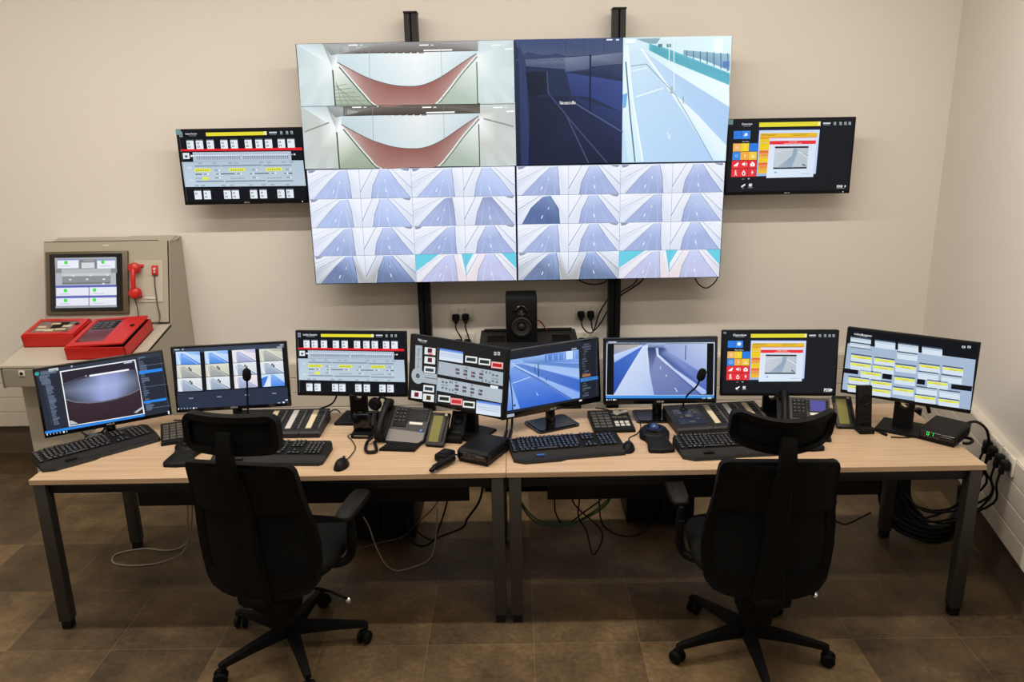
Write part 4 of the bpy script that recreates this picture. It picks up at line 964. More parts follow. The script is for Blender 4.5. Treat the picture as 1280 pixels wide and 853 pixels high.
# slanted front: frame with origin at the hinge line
sl = math.atan2(.502, .135)              # slope of the face
FM = TR(0, 0, .966) @ RX(-(PI / 2 - sl)) # local x along the console, z up the face, -y out of it
fm = lambda: setattr(m_ := MB(), 'M', FM) or m_
cons(fm().box((0, -.004, .262), (.758, .012, .506), .002, seg=1), 'front_panel', 'console')
cons(fm().box((0, -.0105, .012), (.762, .004, .004)).box((.3785, -.008, .26), (.003, .006, .50)), 'panel_seam', 'matte')
cons(MB().prism(yz((1.700, .9675), (1.196, .8667), (1.196, .855), (1.700, .955)), -.3875, .3875, 'X'), 'desk_top', 'consoletop', smooth=0)
dr = cons(MB().box((0, -.502, .796), (.74, .012, .105), .003, seg=1), 'drawer', 'consoledark')
lk = MB().box((-.26, -.51, .824), (.034, .008, .034), .003).build('lock', 'white', dr)
MB().cyl((-.26, -.514, .824), (-.26, -.516, .824), .009).build('keyway', 'matte', lk)
ds = fm().box((-.114, -.018, .262), (.505, .02, .384), .004).build('display_frame', 'bronze', con)
fm().box((-.116, -.0285, .262), (.445, .002, .352)).build('display_glass', 'darkglass', ds)
def pic_fire(c):
    c.rect(174, 172, 584, 496, 'b3b8c0', 0, 'b6b8be')
    c.poly([(172, 172), (580, 165), (582, 270), (178, 275)], 'a4a8ac', 1)
    for x in (190, 452): c.rect(x, 186, x + (140 if x < 300 else 120), 238, 'eceef8', 2); c.rect(x, 180, x + (140 if x < 300 else 120), 186, '8a8fd0', 2)
    c.rect(334, 182, 450, 240, '7d8186', 2); c.rect(348, 202, 436, 238, 'd5d9de', 3); c.rect(362, 184, 436, 194, '989c9f', 3)
    for x, y in ((180, 240), (545, 238)): c.rect(x, y, x + 40, y + 30, '8a8d90', 2)
    c.rect(218, 248, 542, 272, 'b6bbbe', 2); c.rect(222, 292, 545, 336, '8e9294', 2); c.rect(222, 276, 540, 288, 'c8ccd0', 2); c.rect(225, 336, 540, 342, '777b80', 3)
    for x, y in ((276, 316), (388, 313), (498, 312), (296, 290), (410, 287), (522, 284), (496, 342)): c.rect(x - 8, y - 5, x + 8, y + 4, 'dfe3e6', 4)
    for y in (356, 426):
        c.rect(182, y, 582, y + 7, '5d63b8', 3)
        c.rect(186, y + 8, 398, y + 62, 'e6e8f4', 2); c.rect(404, y + 8, 584, y + 60, 'e8eaf4', 2)
    for x, y in ((247, 202), (490, 197), (246, 388), (437, 384), (248, 454), (437, 450)): c.disc(x, y, .0115, '49e04e', 4, 14)
    for x, y in ((205, 224), (470, 222), (205, 410), (430, 406), (205, 474), (430, 470)): c.rect(x, y, x + 70, y + 3, 'b9bfd6', 4)
    c.line([(401, 360), (403, 494)], .002, '44486a', 4); c.rect(182, 490, 586, 498, '9da2aa', 3)
c = Canvas(.505, .384, ((105, 132), (650, 118), (663, 540), (120, 548))); pic_fire(c); c.build('display', con, FM @ TR(-.114, -.0305, .262))
cons(fm().box((.258, -.0125, .265), (.178, .006, .258), .002, seg=1), 'handset_plate', 'consoletop')
jk = fm().box((.302, -.022, .33), (.036, .014, .062), .003).build('jack_socket', 'red', con)
fm().cyl((.302, -.028, .338), (.302, -.031, .338), .008).box((.302, -.0295, .318), (.012, .003, .012)).build('jack_contacts', 'white', jk)
cons(fm().box((.27, -.018, .162), (.07, .006, .012), .001, seg=1), 'label_strip', 'white')
for k, (x, z) in enumerate(((.26, .345), (.262, .30), (.258, .255), (.255, .225), (.238, .21))):
    cons(fm().cyl((x, -.015, z), (x, -.017, z), .0025, n=8), 'screw', 'chrome')
for z, w in ((.36, .075), (.175, .05)): cons(fm().box((.195, -.020, z), (w, .012, .019), .003), 'handset_hook', 'red')
for x in (-.36, -.30): pass
cons(fm().box((.0, -.011, .49), (.035, .002, .008)), 'name_badge', 'white')
cons(fm().box((-.03, -.006, .5165), (.70, .010, .003)), 'cover_gap', 'matte')

hs = thing('emergency_handset', 'red emergency telephone handset hanging on the control console', 'handset', (-2.2625, 1.7, .966))
hm = lambda: setattr(m_ := MB(), 'M', RX(-(PI / 2 - sl))) or m_
hm().tube([(0, -.062, .338), (0, -.07, .30), (0, -.07, .255), (0, -.062, .212)], .0145, 12).box((0, -.066, .275), (.028, .02, .13), .008).build('handle', 'redplastic', hs)
hm().lathe([(0, -.026), (.026, -.026), (.034, -.034), (.036, -.052), (.030, -.070), (.018, -.076), (0, -.077)], (0, 0, .342), 'Y', 20).build('earpiece', 'redplastic', hs)
hm().lathe([(0, -.026), (.028, -.026), (.036, -.034), (.038, -.052), (.030, -.070), (.018, -.076), (0, -.077)], (0, 0, .192), 'Y', 20).build('mouthpiece', 'redplastic', hs)
hm().tube([(0, -.05, .155), (.004, -.03, .10), (.006, -.022, .05), (.006, -.022, .012), (-.01, -.06, .006), (-.05, -.05, .004)], .0035).build('cord', 'greycable', hs)
jc = fm().tube([(.302, -.033, .317), (.302, -.026, .24), (.312, -.02, .12), (.325, -.02, .05), (.318, -.03, .010), (.285, -.05, .006), (.262, -.032, .009)], .0035).build('jack_cord', 'greycable')
jc.location = (-2.4525, 1.7, 0); tag(jc, 'thin grey lead hanging from the small red jack of the control console', 'cable')

ang = math.atan(.2)
def red_box(label, x0, x1, y0, y1, ajar, win):
    w, d = x1 - x0, (y1 - y0) / math.cos(ang)
    t = thing('fire_alarm_panel', label, 'alarm panel', ((x0 + x1) / 2, y0, .8678 + .2 * (y0 - 1.2) + .0008), 0, 'red fire panels on the console desk')
    S = RX(ang); hgt = .075
    def b(): m_ = MB(); m_.M = S; return m_
    # open tray: bottom and four sides
    b().box((0, d / 2, .004), (w, d, .008)).box((0, .003, hgt / 2), (w, .006, hgt), .001, seg=1).box((0, d - .003, hgt / 2), (w, .006, hgt), .001, seg=1).box((-w / 2 + .003, d / 2, hgt / 2), (.006, d, hgt), .001, seg=1).box((w / 2 - .003, d / 2, hgt / 2), (.006, d, hgt), .001, seg=1).build('case', 'red', t, smooth=0)
    b().box((0, d / 2, .030), (w - .02, d - .02, .03)).build('inner_board', 'grey', t)
    HM = S @ TR(-w / 2 + .004, 0, hgt - .004) @ RY(-ajar) @ TR(w / 2 - .004, 0, 0)
    mb = MB(); mb.M = HM; q = .011
    wx0, wx1, wy0, wy1 = win
    mb.box((-w / 2 + (wx0 + w / 2) / 2 + .004, d / 2, .006), (wx0 + w / 2 - .006, d - .012, .012), .002, seg=1).box(((wx1 + w / 2) / 2 - .004, d / 2, .006), (w / 2 - wx1 - .008, d - .012, .012), .002, seg=1)
    mb.box(((wx0 + wx1) / 2, (wy0 + .006) / 2, .006), (wx1 - wx0 + .002, wy0 - .006, .012)).box(((wx0 + wx1) / 2, (wy1 + d - .006) / 2, .006), (wx1 - wx0 + .002, d - .006 - wy1, .012))
    dr = mb.build('lid', 'red', t, smooth=0)
    mb = MB(); mb.M = HM; mb.box(((wx0 + wx1) / 2, (wy0 + wy1) / 2, .006), (wx1 - wx0, wy1 - wy0, .004)); mb.build('window', 'smokegrey' if win[3] - win[2] < .2 else 'smoke', dr)
    mb = MB(); mb.M = HM; mb.lathe([(0, .0125), (.011, .0125), (.014, .015), (.010, .018), (0, .018)], (w / 2 - .045, d * .62, 0), 'Z', 16); mb.build('lock', 'matte', dr)
    return t, HM, dr
t, HM, dr = red_box('red fire panel with clear flat lid, leftmost on the console desk', -2.815, -2.505, 1.415, 1.63, .0, (-.125, .10, .030, .185))
mb = MB(); mb.M = HM
for k, (x, y, a, b_) in enumerate(((-.07, .07, .06, .022), (-.085, .11, .05, .02), (-.02, .065, .05, .03), (.04, .075, .06, .02), (.06, .12, .05, .03), (-.01, .15, .07, .02))): mb.box((x, y, .0085), (a, b_, .001))
mb.build('label_card', 'cream', dr)
mb = MB(); mb.M = HM; mb.box((.0, .115, .0088), (.06, .05, .001)).box((.03, .15, .0088), (.05, .04, .001)); mb.build('module', 'matte', dr)
t, HM, dr = red_box('red fire panel with a lid standing slightly ajar, right one on the console desk', -2.482, -2.142, 1.253, 1.618, .055, (-.135, .03, .05, .345))
mb = MB(); mb.M = HM; mb.box((-.06, .275, .0085), (.12, .11, .001)); ib = mb.build('control_plate', 'grey', dr)
mb = MB(); mb.M = HM
for a in range(3):
    for q in range(3): mb.box((-.10 + a * .04, .242 + q * .03, .0094), (.020, .014, .001))
mb.build('button', 'silver', ib)
mb = MB(); mb.M = HM; mb.box((.012, .275, .0085), (.018, .10, .001)); mb.build('led_column', 'matte', dr)

# ------------------------------------------------------------------ rack cabinet, speaker, computers
t = thing('equipment_cabinet', 'low black equipment cabinet under the loudspeaker, behind the desks', 'cabinet', (.128, 1.28, 0))
MB().box((0, .31, .43), (.585, .62, .79), .006).build('body', 'blackmetal', t)
MB().box((0, .31, .832), (.60, .635, .016), .004).build('top_cover', 'grey', t)
MB().box((0, .60, .846), (.56, .03, .012), .004).build('rear_lip', 'matte', t)
for x in (-.16, .16):
    MB().box((x, .585, .8415), (.08, .016, .004)).build('vent_slot', 'matte', t)
for x in (-.20, .20):
    mb = MB()
    for k in range(7): mb.box((x, .34 + k * .022, .8415), (.11, .010, .003))
    mb.build('vent_grille', 'matte', t)
for x in (-.255, .255): MB().lathe([(0, .840), (.010, .840), (.010, .853), (0, .853)], (x, .595, 0)).build('bolt', 'grey', t)
for x in (-.26, .26):
    for y in (.05, .57): MB().cyl((x, y, 0), (x, y, .04), .022).build('foot', 'matte', t)
t = thing('loudspeaker', 'black two-way loudspeaker standing on the cabinet below the video wall', 'speaker', (.085, 1.6, .8402))
MB().box((0, .112, .137), (.189, .22, .274), .008).build('enclosure', 'matte', t)
MB().lathe([(.072, .004), (.070, -.006), (.062, -.006), (.060, .002)], (0, 0, .098), 'Y', 32).build('woofer_ring', 'gloss', t)
MB().lathe([(.061, -.003), (.052, -.006), (.048, -.001), (.020, .0035), (.018, -.004), (.009, -.009), (0, -.010)], (0, 0, .098), 'Y', 32).build('woofer_cone', 'cone', t)
tw = MB().box((0, -.002, .197), (.112, .006, .006), .002).lathe([(.034, -.001), (.028, -.006), (.016, -.001)], (0, 0, .197), 'Y', 24).build('tweeter_horn', 'gloss', t)
MB().box((0, -.008, .19), (.018, .004, .015), .001).build('badge', 'chrome', tw)
MB().box((0, -.004, .197), (.10, .002, .0015)).build('horn_trim', 'silver', tw)
mb = MB()
for k in range(5): mb.box((-.026 + k * .013, -.0008, .239), (.008, .002, .004))
mb.build('lettering', 'grey', t)
def tower(x, y, label):
    t = thing('computer_tower', label, 'computer', (x, y, 0), 0, 'black computers under the desks')
    MB().box((0, .21, .21), (.175, .42, .38), .005).build('case', 'blackmetal', t)
    fp = MB().box((0, -.008, .21), (.17, .016, .375), .006).build('front_panel', 'matte', t)
    MB().box((0, -.0175, .35), (.14, .003, .04), .001).build('drive_bay', 'grey', fp)
    MB().cyl((.055, -.017, .29), (.055, -.0195, .29), .008).build('power_button', 'silver', fp)
    for a in (-.06, .06):
        for b in (.04, .38): MB().cyl((a, b, 0), (a, b, .022), .014).build('foot', 'matte', t)
tower(-.582, .735, 'black computer tower under the left desk, nearest the middle legs')
tower(-.768, .735, 'black computer tower under the left desk, behind the left chair')
tower(.722, .875, 'black computer tower under the right desk, beside the hanging cables')
tower(.905, .84, 'black computer tower under the right desk, behind the right chair')

# ------------------------------------------------------------------ keyboards, mice, trackballs
def keyboard(label, x, y, rz, lit):
    t = thing('keyboard', label, 'keyboard', (x, y, H), rz, 'black gaming keyboards')
    out = [(-.25, .085), (-.235, .112), (.235, .112), (.25, .085), (.25, -.03), (-.25, -.03)]
    V = [(a, b, 0) for a, b in out] + [(a, b, .024 + (.008 if b > 0 else 0)) for a, b in out]; n = 6
    MB().put(V, [tuple(range(n - 1, -1, -1)), tuple(range(n, 2 * n))] + [(k, (k + 1) % n, n + (k + 1) % n, n + k) for k in range(n)]).build('body', 'matte', t, smooth=0)
    wr = [(-.25, -.031), (.25, -.031), (.25, -.078), (.236, -.094), (-.02, -.094), (-.05, -.106), (-.205, -.106), (-.25, -.078)]
    V = [(a, b, 0) for a, b in wr] + [(a * (.99 if b < -.05 else 1), b if b > -.05 else b + .006, .0245 if b > -.05 else .014) for a, b in wr]; n = 8
    w = MB().put(V, [tuple(range(n - 1, -1, -1)), tuple(range(n, 2 * n))] + [(k, (k + 1) % n, n + (k + 1) % n, n + k) for k in range(n)]).build('wrist_rest', 'rest', t, smooth=0)
    MB().box((-.13, -.062, .0205), (.035, .012, .006), .002, RX(-.14)).build('thumb_button', 'blueled', w) if lit == 2 else MB().box((-.13, -.062, .0205), (.05, .016, .006), .002).build('thumb_button', 'gloss', w)
    mb = MB(); p = .0188
    def zk(yy): return .0255 + (yy + .03) * .052
    def key(cx, cy, wx=1.):
        z = zk(cy); mb.mi = 0
        mb.box((cx, cy, z + .0035), (p * wx - .003, p - .002, .008), .0016, seg=1, taper=(.86, .86))
        mb.mi = 1; mb.box((cx - .002 * wx, cy + .001, z + .0077), (.005, .004, .0005)); mb.mi = 0
    rows = [.099, .075, .053, .031, .009, -.013]
    for r, yy in enumerate(rows):
        key(-.235, yy - .004)
        if r == 5:
            xx = -.213
            for wx in (1.3, 1.1, 1.3, 5.6, 1.2, 1.1, 1.1, 1.3):
                key(xx + p * wx / 2, yy, wx); xx += p * wx
        else:
            for k in range(14 if r else 13): key(-.205 + k * p * (1.04 if r else 1.1), yy)
    for yy in (.099, .075, .053): [key(.085 + k * p, yy) for k in range(3)]
    key(.085 + p, .009); [key(.085 + k * p, -.013) for k in range(3)]
    for yy in rows[1:]: [key(.158 + k * p, yy) for k in range(4)]
    mb.build('key_field', ['key', 'blueled' if lit == 2 else 'legend'], t, smooth=0)
    mb = MB()
    for k in range(5): mb.cyl((-.19 + k * .014, .108, .03), (-.19 + k * .014, .116, .034), .0045, n=8)
    mb.build('media_roller', 'gloss', t)
keyboard('black keyboard lying diagonally at the left desk end under the leftmost monitor', -1.853, .302, .76, 0)
keyboard('black keyboard in front of the left chair, beside the small mouse', -1.035, .197, -.04, 0)
keyboard('blue-lit black keyboard just right of the desk seam', .268, .212, .155, 2)
keyboard('black keyboard in front of the right chair, next to the trackball', 1.0, .203, .085, 1)

def mouse(label, x, y, rz):
    t = thing('computer_mouse', label, 'mouse', (x, y, H), rz)
    f = lambda u, v: (.030 * math.cos(v) * (1 - .12 * math.sin(v)) * u, .056 * math.sin(v) * u, .001 + .036 * (1 - u ** 3.2) * (1 - .22 * math.sin(v) * u))
    V = []; F = []; n, m = 24, 7
    for j in range(m + 1):
        for k in range(n): V.append(f(1 - j / m * .999, 2 * PI * k / n))
    for j in range(m):
        for k in range(n): F.append((j * n + k, j * n + (k + 1) % n, (j + 1) * n + (k + 1) % n, (j + 1) * n + k))
    F.append(tuple(range(n - 1, -1, -1))); F.append(tuple(m * n + k for k in range(n)))
    MB().put(V, F).build('shell', 'plastic', t, smooth=60)
    MB().cyl((-.003, .028, .0295), (.003, .028, .0295), .0075, n=12).build('scroll_wheel', 'grey', t)
    MB().box((0, .030, .0275), (.0012, .04, .006), .0004, RX(-.22), seg=1).build('button_gap', 'gloss', t)
    return t
m1 = mouse('small black mouse on the left desk, right of the keyboard by the left chair', -.703, .088, -.15)
MB().tube([(0, .054, .006), (.004, .10, .006), (-.006, .19, .005), (-.05, .27, .005), (-.09, .325, .005), (-.06, .36, .005)], .0022).build('cord', 'cable', m1)
m2 = mouse('small black mouse on the right desk, between a blue-lit keyboard and a trackball', .54, .222, -.25)
MB().tube([(0, .054, .006), (-.01, .12, .004), (.02, .18, .004), (.03, .26, .004), (.02, .36, .004), (.08, .48, .004)], .0022).build('cord', 'cable', m2)

def trackball(label, x, y, rz):
    t = thing('trackball', label, 'trackball', (x, y, H), rz, 'black trackballs with blue balls and palm rests')
    def lat(o, z0, z1, shrink, n, m, bev=.5):
        k = len(o); cx = sum(a for a, b in o) / k; cy = sum(b for a, b in o) / k
        V = [(a, b, z0) for a, b in o] + [(a, b, z0 + (z1(a, b) - z0) * .7) for a, b in o] + [(cx + (a - cx) * shrink, cy + (b - cy) * shrink, z1(a, b)) for a, b in o]
        F = [tuple(range(k - 1, -1, -1)), tuple(range(2 * k, 3 * k))]
        for L in (0, k): F += [(L + i, L + (i + 1) % k, L + k + (i + 1) % k, L + k + i) for i in range(k)]
        return MB().put(V, F).build(n, m, t, smooth=50)
    hd = [(.068 * math.cos(a), .066 * math.sin(a)) for a in [PI * 2 * k / 28 for k in range(28)]]
    lat(hd, 0, lambda a, b: .040 + .10 * b, .86, 'body', 'plastic')
    pl = [(-.052, -.045), (-.046, -.075), (-.053, -.12), (-.058, -.165), (-.05, -.178), (0, -.184), (.05, -.178), (.058, -.165), (.053, -.12), (.046, -.075), (.052, -.045), (0, -.052)]
    lat(pl, 0, lambda a, b: .020 + .06 * (b + .18), .93, 'palm_rest', 'matte')
    MB().lathe([(.036, .036), (.040, .040), (.037, .047), (.031, .047)], (0, .008, 0), 'Z', 28).build('scroll_ring', 'gloss', t)
    MB().ball((0, .008, .042), .0245, 20).build('ball', 'ball', t)
trackball('black trackball with blue ball, left desk, half hidden by the left chair', -1.425, .285, 0)
trackball('black trackball with blue ball standing clear in the open on the right desk', .677, .352, .03)
trackball('black trackball under the right chair headrest, only its palm rest tip showing', 1.338, .345, -.03)

# ------------------------------------------------------------------ key panels and announcement consoles
def key_panel(label, x, y, rz):
    t = thing('button_panel', label, 'key panel', (x, y, H), rz, 'flat black key panels with printed labels')
    V = [(-.0975, -.113, 0), (.0975, -.113, 0), (.0975, .113, 0), (-.0975, .113, 0), (-.0975, -.113, .014), (.0975, -.113, .014), (.0975, .113, .030), (-.0975, .113, .030)]
    MB().put(V, [(3, 2, 1, 0), (4, 5, 6, 7), (0, 1, 5, 4), (1, 2, 6, 5), (2, 3, 7, 6), (3, 0, 4, 7)]).build('body', 'matte', t, smooth=0)
    z = lambda y_: .0225 + (y_) * .0708
    mb = MB()
    for a in range(3):
        for q in range(6): mb.box((-.074 + a * .030, -.070 + q * .030, z(-.070 + q * .030) + .0005), (.025, .020, .003), .001, RX(.07), seg=1)
    mb.build('label_keys', 'greykey', t)
    mb = MB()
    for a in range(3):
        for q in range(2): mb.box((.022 + a * .025, -.062 + q * .03, z(-.062 + q * .03) + .001), (.019, .022, .005), .001, RX(.07), seg=1)
    mb.build('function_keys', 'palecard', t)
    mb = MB()
    for a in range(3):
        for q in range(2): mb.box((.022 + a * .026, .030 + q * .035, z(.03 + q * .035) + .0005), (.022, .024, .003), .001, RX(.07), seg=1)
    mb.build('side_keys', 'greykey', t)
    mb = MB(); mb.tube([(.05, .112, .016), (.045, .15, .006), (.01, .19, .004), (-.04, .22, .004)], .0028); mb.build('cord', 'cable', t)
    return t
key_panel('flat black key panel near the left chair headrest, left of it', -1.538, .480, .40)
kp = key_panel('flat black key panel with a crumpled tag, right of the desk seam', .498, .525, .05)
t = thing('crumpled_tag', 'small crumpled pale tag lying on a black key panel', 'tag', (.548, .575, H + .026))
mb = MB()
random.seed(3)
V = [(a * .016 - .032 + random.uniform(-.004, .004), b * .012 - .012 + random.uniform(-.004, .004), random.uniform(.004, .032)) for b in range(3) for a in range(5)]
V += [(x, y, z - .0015) for x, y, z in V]
F = [(b * 5 + a, b * 5 + a + 1, b * 5 + a + 6, b * 5 + a + 5) for b in range(2) for a in range(4)]
F += [tuple(i + 15 for i in reversed(f)) for f in F]
ring = [0, 1, 2, 3, 4, 9, 14, 13, 12, 11, 10, 5]
F += [(ring[i], ring[(i + 1) % 12], ring[(i + 1) % 12] + 15, ring[i] + 15) for i in range(12)]
mb.put(V, F); mb.build('paper', 'white', t, smooth=0)

def pa_console(label, x, y, rz, nmod, mic):
    t = thing('announcement_console', label, 'microphone console', (x, y, H), rz, 'grey announcement consoles with gooseneck microphones')
    d, z0, z1 = .24, .030, .058
    def wedge(a, b):
        V = [(a, 0, 0), (b, 0, 0), (b, d, 0), (a, d, 0), (a, 0, z0 - .008), (b, 0, z0 - .008), (b, .012, z0), (a, .012, z0), (b, d, z1), (a, d, z1)]
        return V, [(3, 2, 1, 0), (0, 1, 5, 4), (4, 5, 6, 7), (7, 6, 8, 9), (1, 2, 8, 6, 5), (2, 3, 9, 8), (0, 4, 7, 9, 3)]
    zz = lambda yy: z0 + (yy - .012) / (d - .012) * (z1 - z0)
    sl_ = RX(math.atan((z1 - z0) / (d - .012)))
    bw, mw = .172, .097
    MB().put(*wedge(0, bw - .002)).build('base_unit', 'grey', t, smooth=0)
    pn = MB().box((.088, .115, zz(.115) + .001), (.125, .15, .004), .004, sl_).build('key_plate', 'bluepanel', t)
    mb = MB()
    for k, (a, b, r) in enumerate(((.088, .115, .017), (.05, .145, .007), (.05, .105, .007), (.125, .145, .007), (.125, .085, .007), (.05, .165, .006), (.088, .165, .006), (.125, .165, .006))): mb.cyl((a, b, zz(b) + .003), (a, b, zz(b) + .0055), r, n=16)
    mb.box((.088, .06, zz(.06) + .003), (.03, .012, .003)).build('key', 'silver', pn)
    for k in range(nmod):
        a = bw + k * mw
        m_ = MB().put(*wedge(a, a + mw - .002)).build('key_module', 'grey', t, smooth=0)
        MB().box((a + .034, .13, zz(.13) + .001), (.026, .185, .002), 0, sl_).build('label_strip', 'cream' if (k + nmod) % 2 else 'palecard', m_)
        mb = MB()
        for q in range(8): mb.box((a + .066, .05 + q * .0225, zz(.05 + q * .0225) + .002), (.020, .012, .004), .001, sl_, seg=1)
        mb.build('key', 'key', m_)
        MB().box((a + .083, .13, zz(.13) + .0008), (.006, .185, .002), 0, sl_).build('led_strip', 'silver', m_)
    MB().lathe([(.020, mic[0][2] - .012), (.018, mic[0][2] + .006), (.008, mic[0][2] + .016), (0, mic[0][2] + .016)], (mic[0][0], mic[0][1], 0), 'Z', 20).build('microphone_socket', 'matte', t)
    MB().tube(mic[:-1], .0045, 10).build('gooseneck', 'matte', t)
    a, b = Vector(mic[-2]), Vector(mic[-1]); e = (b - a).normalized()
    q = e.to_track_quat('Z', 'Y').to_matrix().to_4x4()
    mb = MB(); mb.M = TR(*a) @ q; L = (b - a).length
    mb.lathe([(.006, -.004), (.014, .002), (.0195, .012), (.0205, L * .5), (.0185, L * .8), (.011, L * .97), (0, L)], (0, 0, 0), 'Z', 20).build('microphone_head', 'fabric', t)
pa_console('grey announcement console on the left desk, partly hidden behind the left chair headrest', -1.335, .412, .0, 3,
           [(.078, .168, .048), (.085, .162, .115), (.094, .152, .18), (.102, .142, .243), (.109, .133, .303)])
pa_console('grey announcement console on the right desk in front of the icon tile monitor', .788, .372, .113, 3,
           [(.085, .180, .052), (.083, .178, .095), (.098, .160, .140), (.130, .145, .180), (.143, .140, .215), (.158, .132, .272)])

# ------------------------------------------------------------------ telephones
def phone(label, x, y, z, yaw, tilt, lcd, cord):
    t = thing('desk_telephone', label, 'telephone', (x, y, H), yaw, 'dark desk telephones')
    w, h = .235, .19; M = TR(0, 0, z - H) @ RX(-tilt)
    def b(): m_ = MB(); m_.M = M; return m_
    out = [(-w / 2, -h / 2), (w / 2 - .02, -h / 2), (w / 2, -h / 2 + .02), (w / 2, h / 2), (-w / 2, h / 2)]
    b().prism(out, 0, .022, 'Y').build('body', 'phone', t, smooth=0)
    ft = math.cos(tilt) * h / 2; fy = math.sin(tilt) * h / 2
    MB().prism([(-fy * .55, 0), (fy * 1.05, 0), (fy * .9, z - H + ft * .72), (fy * .75, z - H + ft * .72), (-fy * .5, z - H - ft * .62 + .002)], -w * .36, w * .40, 'X').build('foot', 'matte', t, smooth=0)
    b().box((-.018, -.002, .035), (.064, .004, .10), .002).build('keypad_plate', 'matte', t)
    mb = b()
    for a in range(3):
        for q in range(4 if True else 5): mb.box((-.040 + a * .019, -.005, .072 - q * .019), (.013, .005, .010), .002, seg=1)
    mb.build('dial_key', 'phone', t)
    mb = b()
    for a in range(3):
        for q in range(4): mb.box((-.041 + a * .019, -.0082, .073 - q * .019), (.004, .001, .005))
    mb.build('key_legend', 'legend', t)
    b().box((.063, -.0015, .052), (.066, .003, .058), .001).build('display', lcd, t)
    for s_ in (.022, .105):
        mb = b()
        for q in range(5): mb.box((s_, -.002, .078 - q * .013), (.010, .004, .007), .001, seg=1)
        mb.build('soft_keys', 'matte', t)
    b().box((.060, -.001, .008), (.064, .002, .012)).build('name_label', 'white', t)
    b().prism([(-.062, -h / 2 + .002), (w / 2 - .022, -h / 2 + .002), (w / 2 - .004, -h / 2 + .02), (w / 2 - .004, -.038), (-.062, -.030)], -.003, .001, 'Y').build('silver_panel', 'silver', t, smooth=0)
    b().lathe([(0, -.008), (.006, -.008), (.008, -.002)], (.096, 0, -.03), 'Y', 14).build('navigation_key', 'blueled' if lcd != 'lcdblue' else 'silver', t)
    hx_ = -w / 2 + .028
    b().box((hx_, -.004, 0), (.052, .01, h - .01), .004).build('cradle', 'matte', t)
    m_ = b()
    m_.tube([(hx_, -.030, -.088), (hx_, -.046, -.05), (hx_, -.050, 0), (hx_, -.046, .055), (hx_, -.030, .095)], [.019, .0165, .015, .0165, .021], 12)
    m_.box((hx_, -.026, .088), (.046, .034, .05), .012).box((hx_, -.026, -.078), (.044, .032, .05), .012)
    hs_ = m_.build('handset', 'plastic', t)
    if cord: MB().tube(cord, .0075, 8).build('coiled_cord', 'cable', hs_)
    sh = MB().prism([(-.055, -.165), (.105, -.145), (.11, -.05), (-.035, -.06)], .002, .012).build('slide_out_keyboard', 'matte', t, smooth=0)
    mb = MB()
    for a in range(9):
        for q in range(3): mb.box((-.040 + a * .0155, -.140 + q * .020 + a * .0016, .0135), (.009, .010, .003))
    mb.build('key', 'grey', sh)
phone('dark desk telephone with unlit display on the left desk', -.476, .392, .797, -.24, .90, 'offlcd',
      [(-.118, -.085, .03), (-.135, -.11, .014), (-.115, -.175, .010), (-.09, -.205, .010), (-.06, -.19, .010), (-.075, -.15, .010), (-.105, -.10, .012)])
phone('dark desk telephone with lit violet display behind the right chair headrest', 1.382, .425, .797, -.22, .90, 'lcdblue', None)
def side_module(label, x, y, z, yaw, tilt):
    t = thing('telephone_module', label, 'phone module', (x, y, H), yaw, 'telephone side modules with long displays')
    w, h = .088, .168; M = TR(0, 0, z - H) @ RX(-tilt)
    def b(): m_ = MB(); m_.M = M; return m_
    b().box((0, .010, 0), (w, .020, h), .004).build('body', 'phone', t)
    b().box((-.008, -.001, -.002), (.046, .003, .135), .001).build('display', 'lcd', t)
    mb = b()
    for q in range(12): mb.box((.032, -.001, .056 - q * .0105), (.011, .004, .006), .001, seg=1)
    mb.build('line_key', 'matte', t)
    b().box((.026, -.001, .073), (.013, .003, .010)).build('tab', 'white', t)
    fy = math.sin(tilt) * h / 2; ft = math.cos(tilt) * h / 2
    MB().prism([(-fy * .9, 0), (fy * 1.0, 0), (fy * .9, z - H + ft * .7), (fy * .78, z - H + ft * .7), (-fy * .8, z - H - ft * .85)], -w * .4, w * .4, 'X').build('foot', 'matte', t, smooth=0)
side_module('telephone side module with olive display, on the left desk beside the telephone', -.312, .335, .795, -.22, .87)
side_module('telephone side module with olive display, on the right desk beside the lit telephone', 1.588, .472, .795, -.115, .87)
def desk_speaker(label, x, y, yaw, h, tilt, w):
    t = thing('desk_intercom', label, 'intercom', (x, y, H), yaw)
    z = .012 + h / 2 * math.cos(tilt)
    M = TR(0, math.sin(tilt) * h / 2, z) @ RX(-tilt)
    def b(): m_ = MB(); m_.M = M; return m_
    b().box((0, .014, 0), (w, .028, h), .005).build('body', 'matte', t)
    mb = b(); mb.lathe([(.026, -.001), (.024, -.004), (.020, -.001), (.008, -.002), (0, -.003)], (0, 0, h * .18), 'Y', 24); mb.build('speaker_grille', 'plastic', t)
    mb = b()
    for q in range(3): mb.box((0, -.001, -h * .12 - q * .022), (w * .7, .003, .012), .001, seg=1)
    mb.build('key', 'plastic', t)
    MB().box((0, .005, .014), (w * 1.02, .07, .028), .005).build('foot', 'matte', t)
desk_speaker('black desk intercom between the telephone module and the radio on the left desk', -.235, .345, -.2, .14, .75, .072)
desk_speaker('tall narrow black intercom next to the telephone module on the right desk', 1.648, .375, .03, .205, .18, .068)

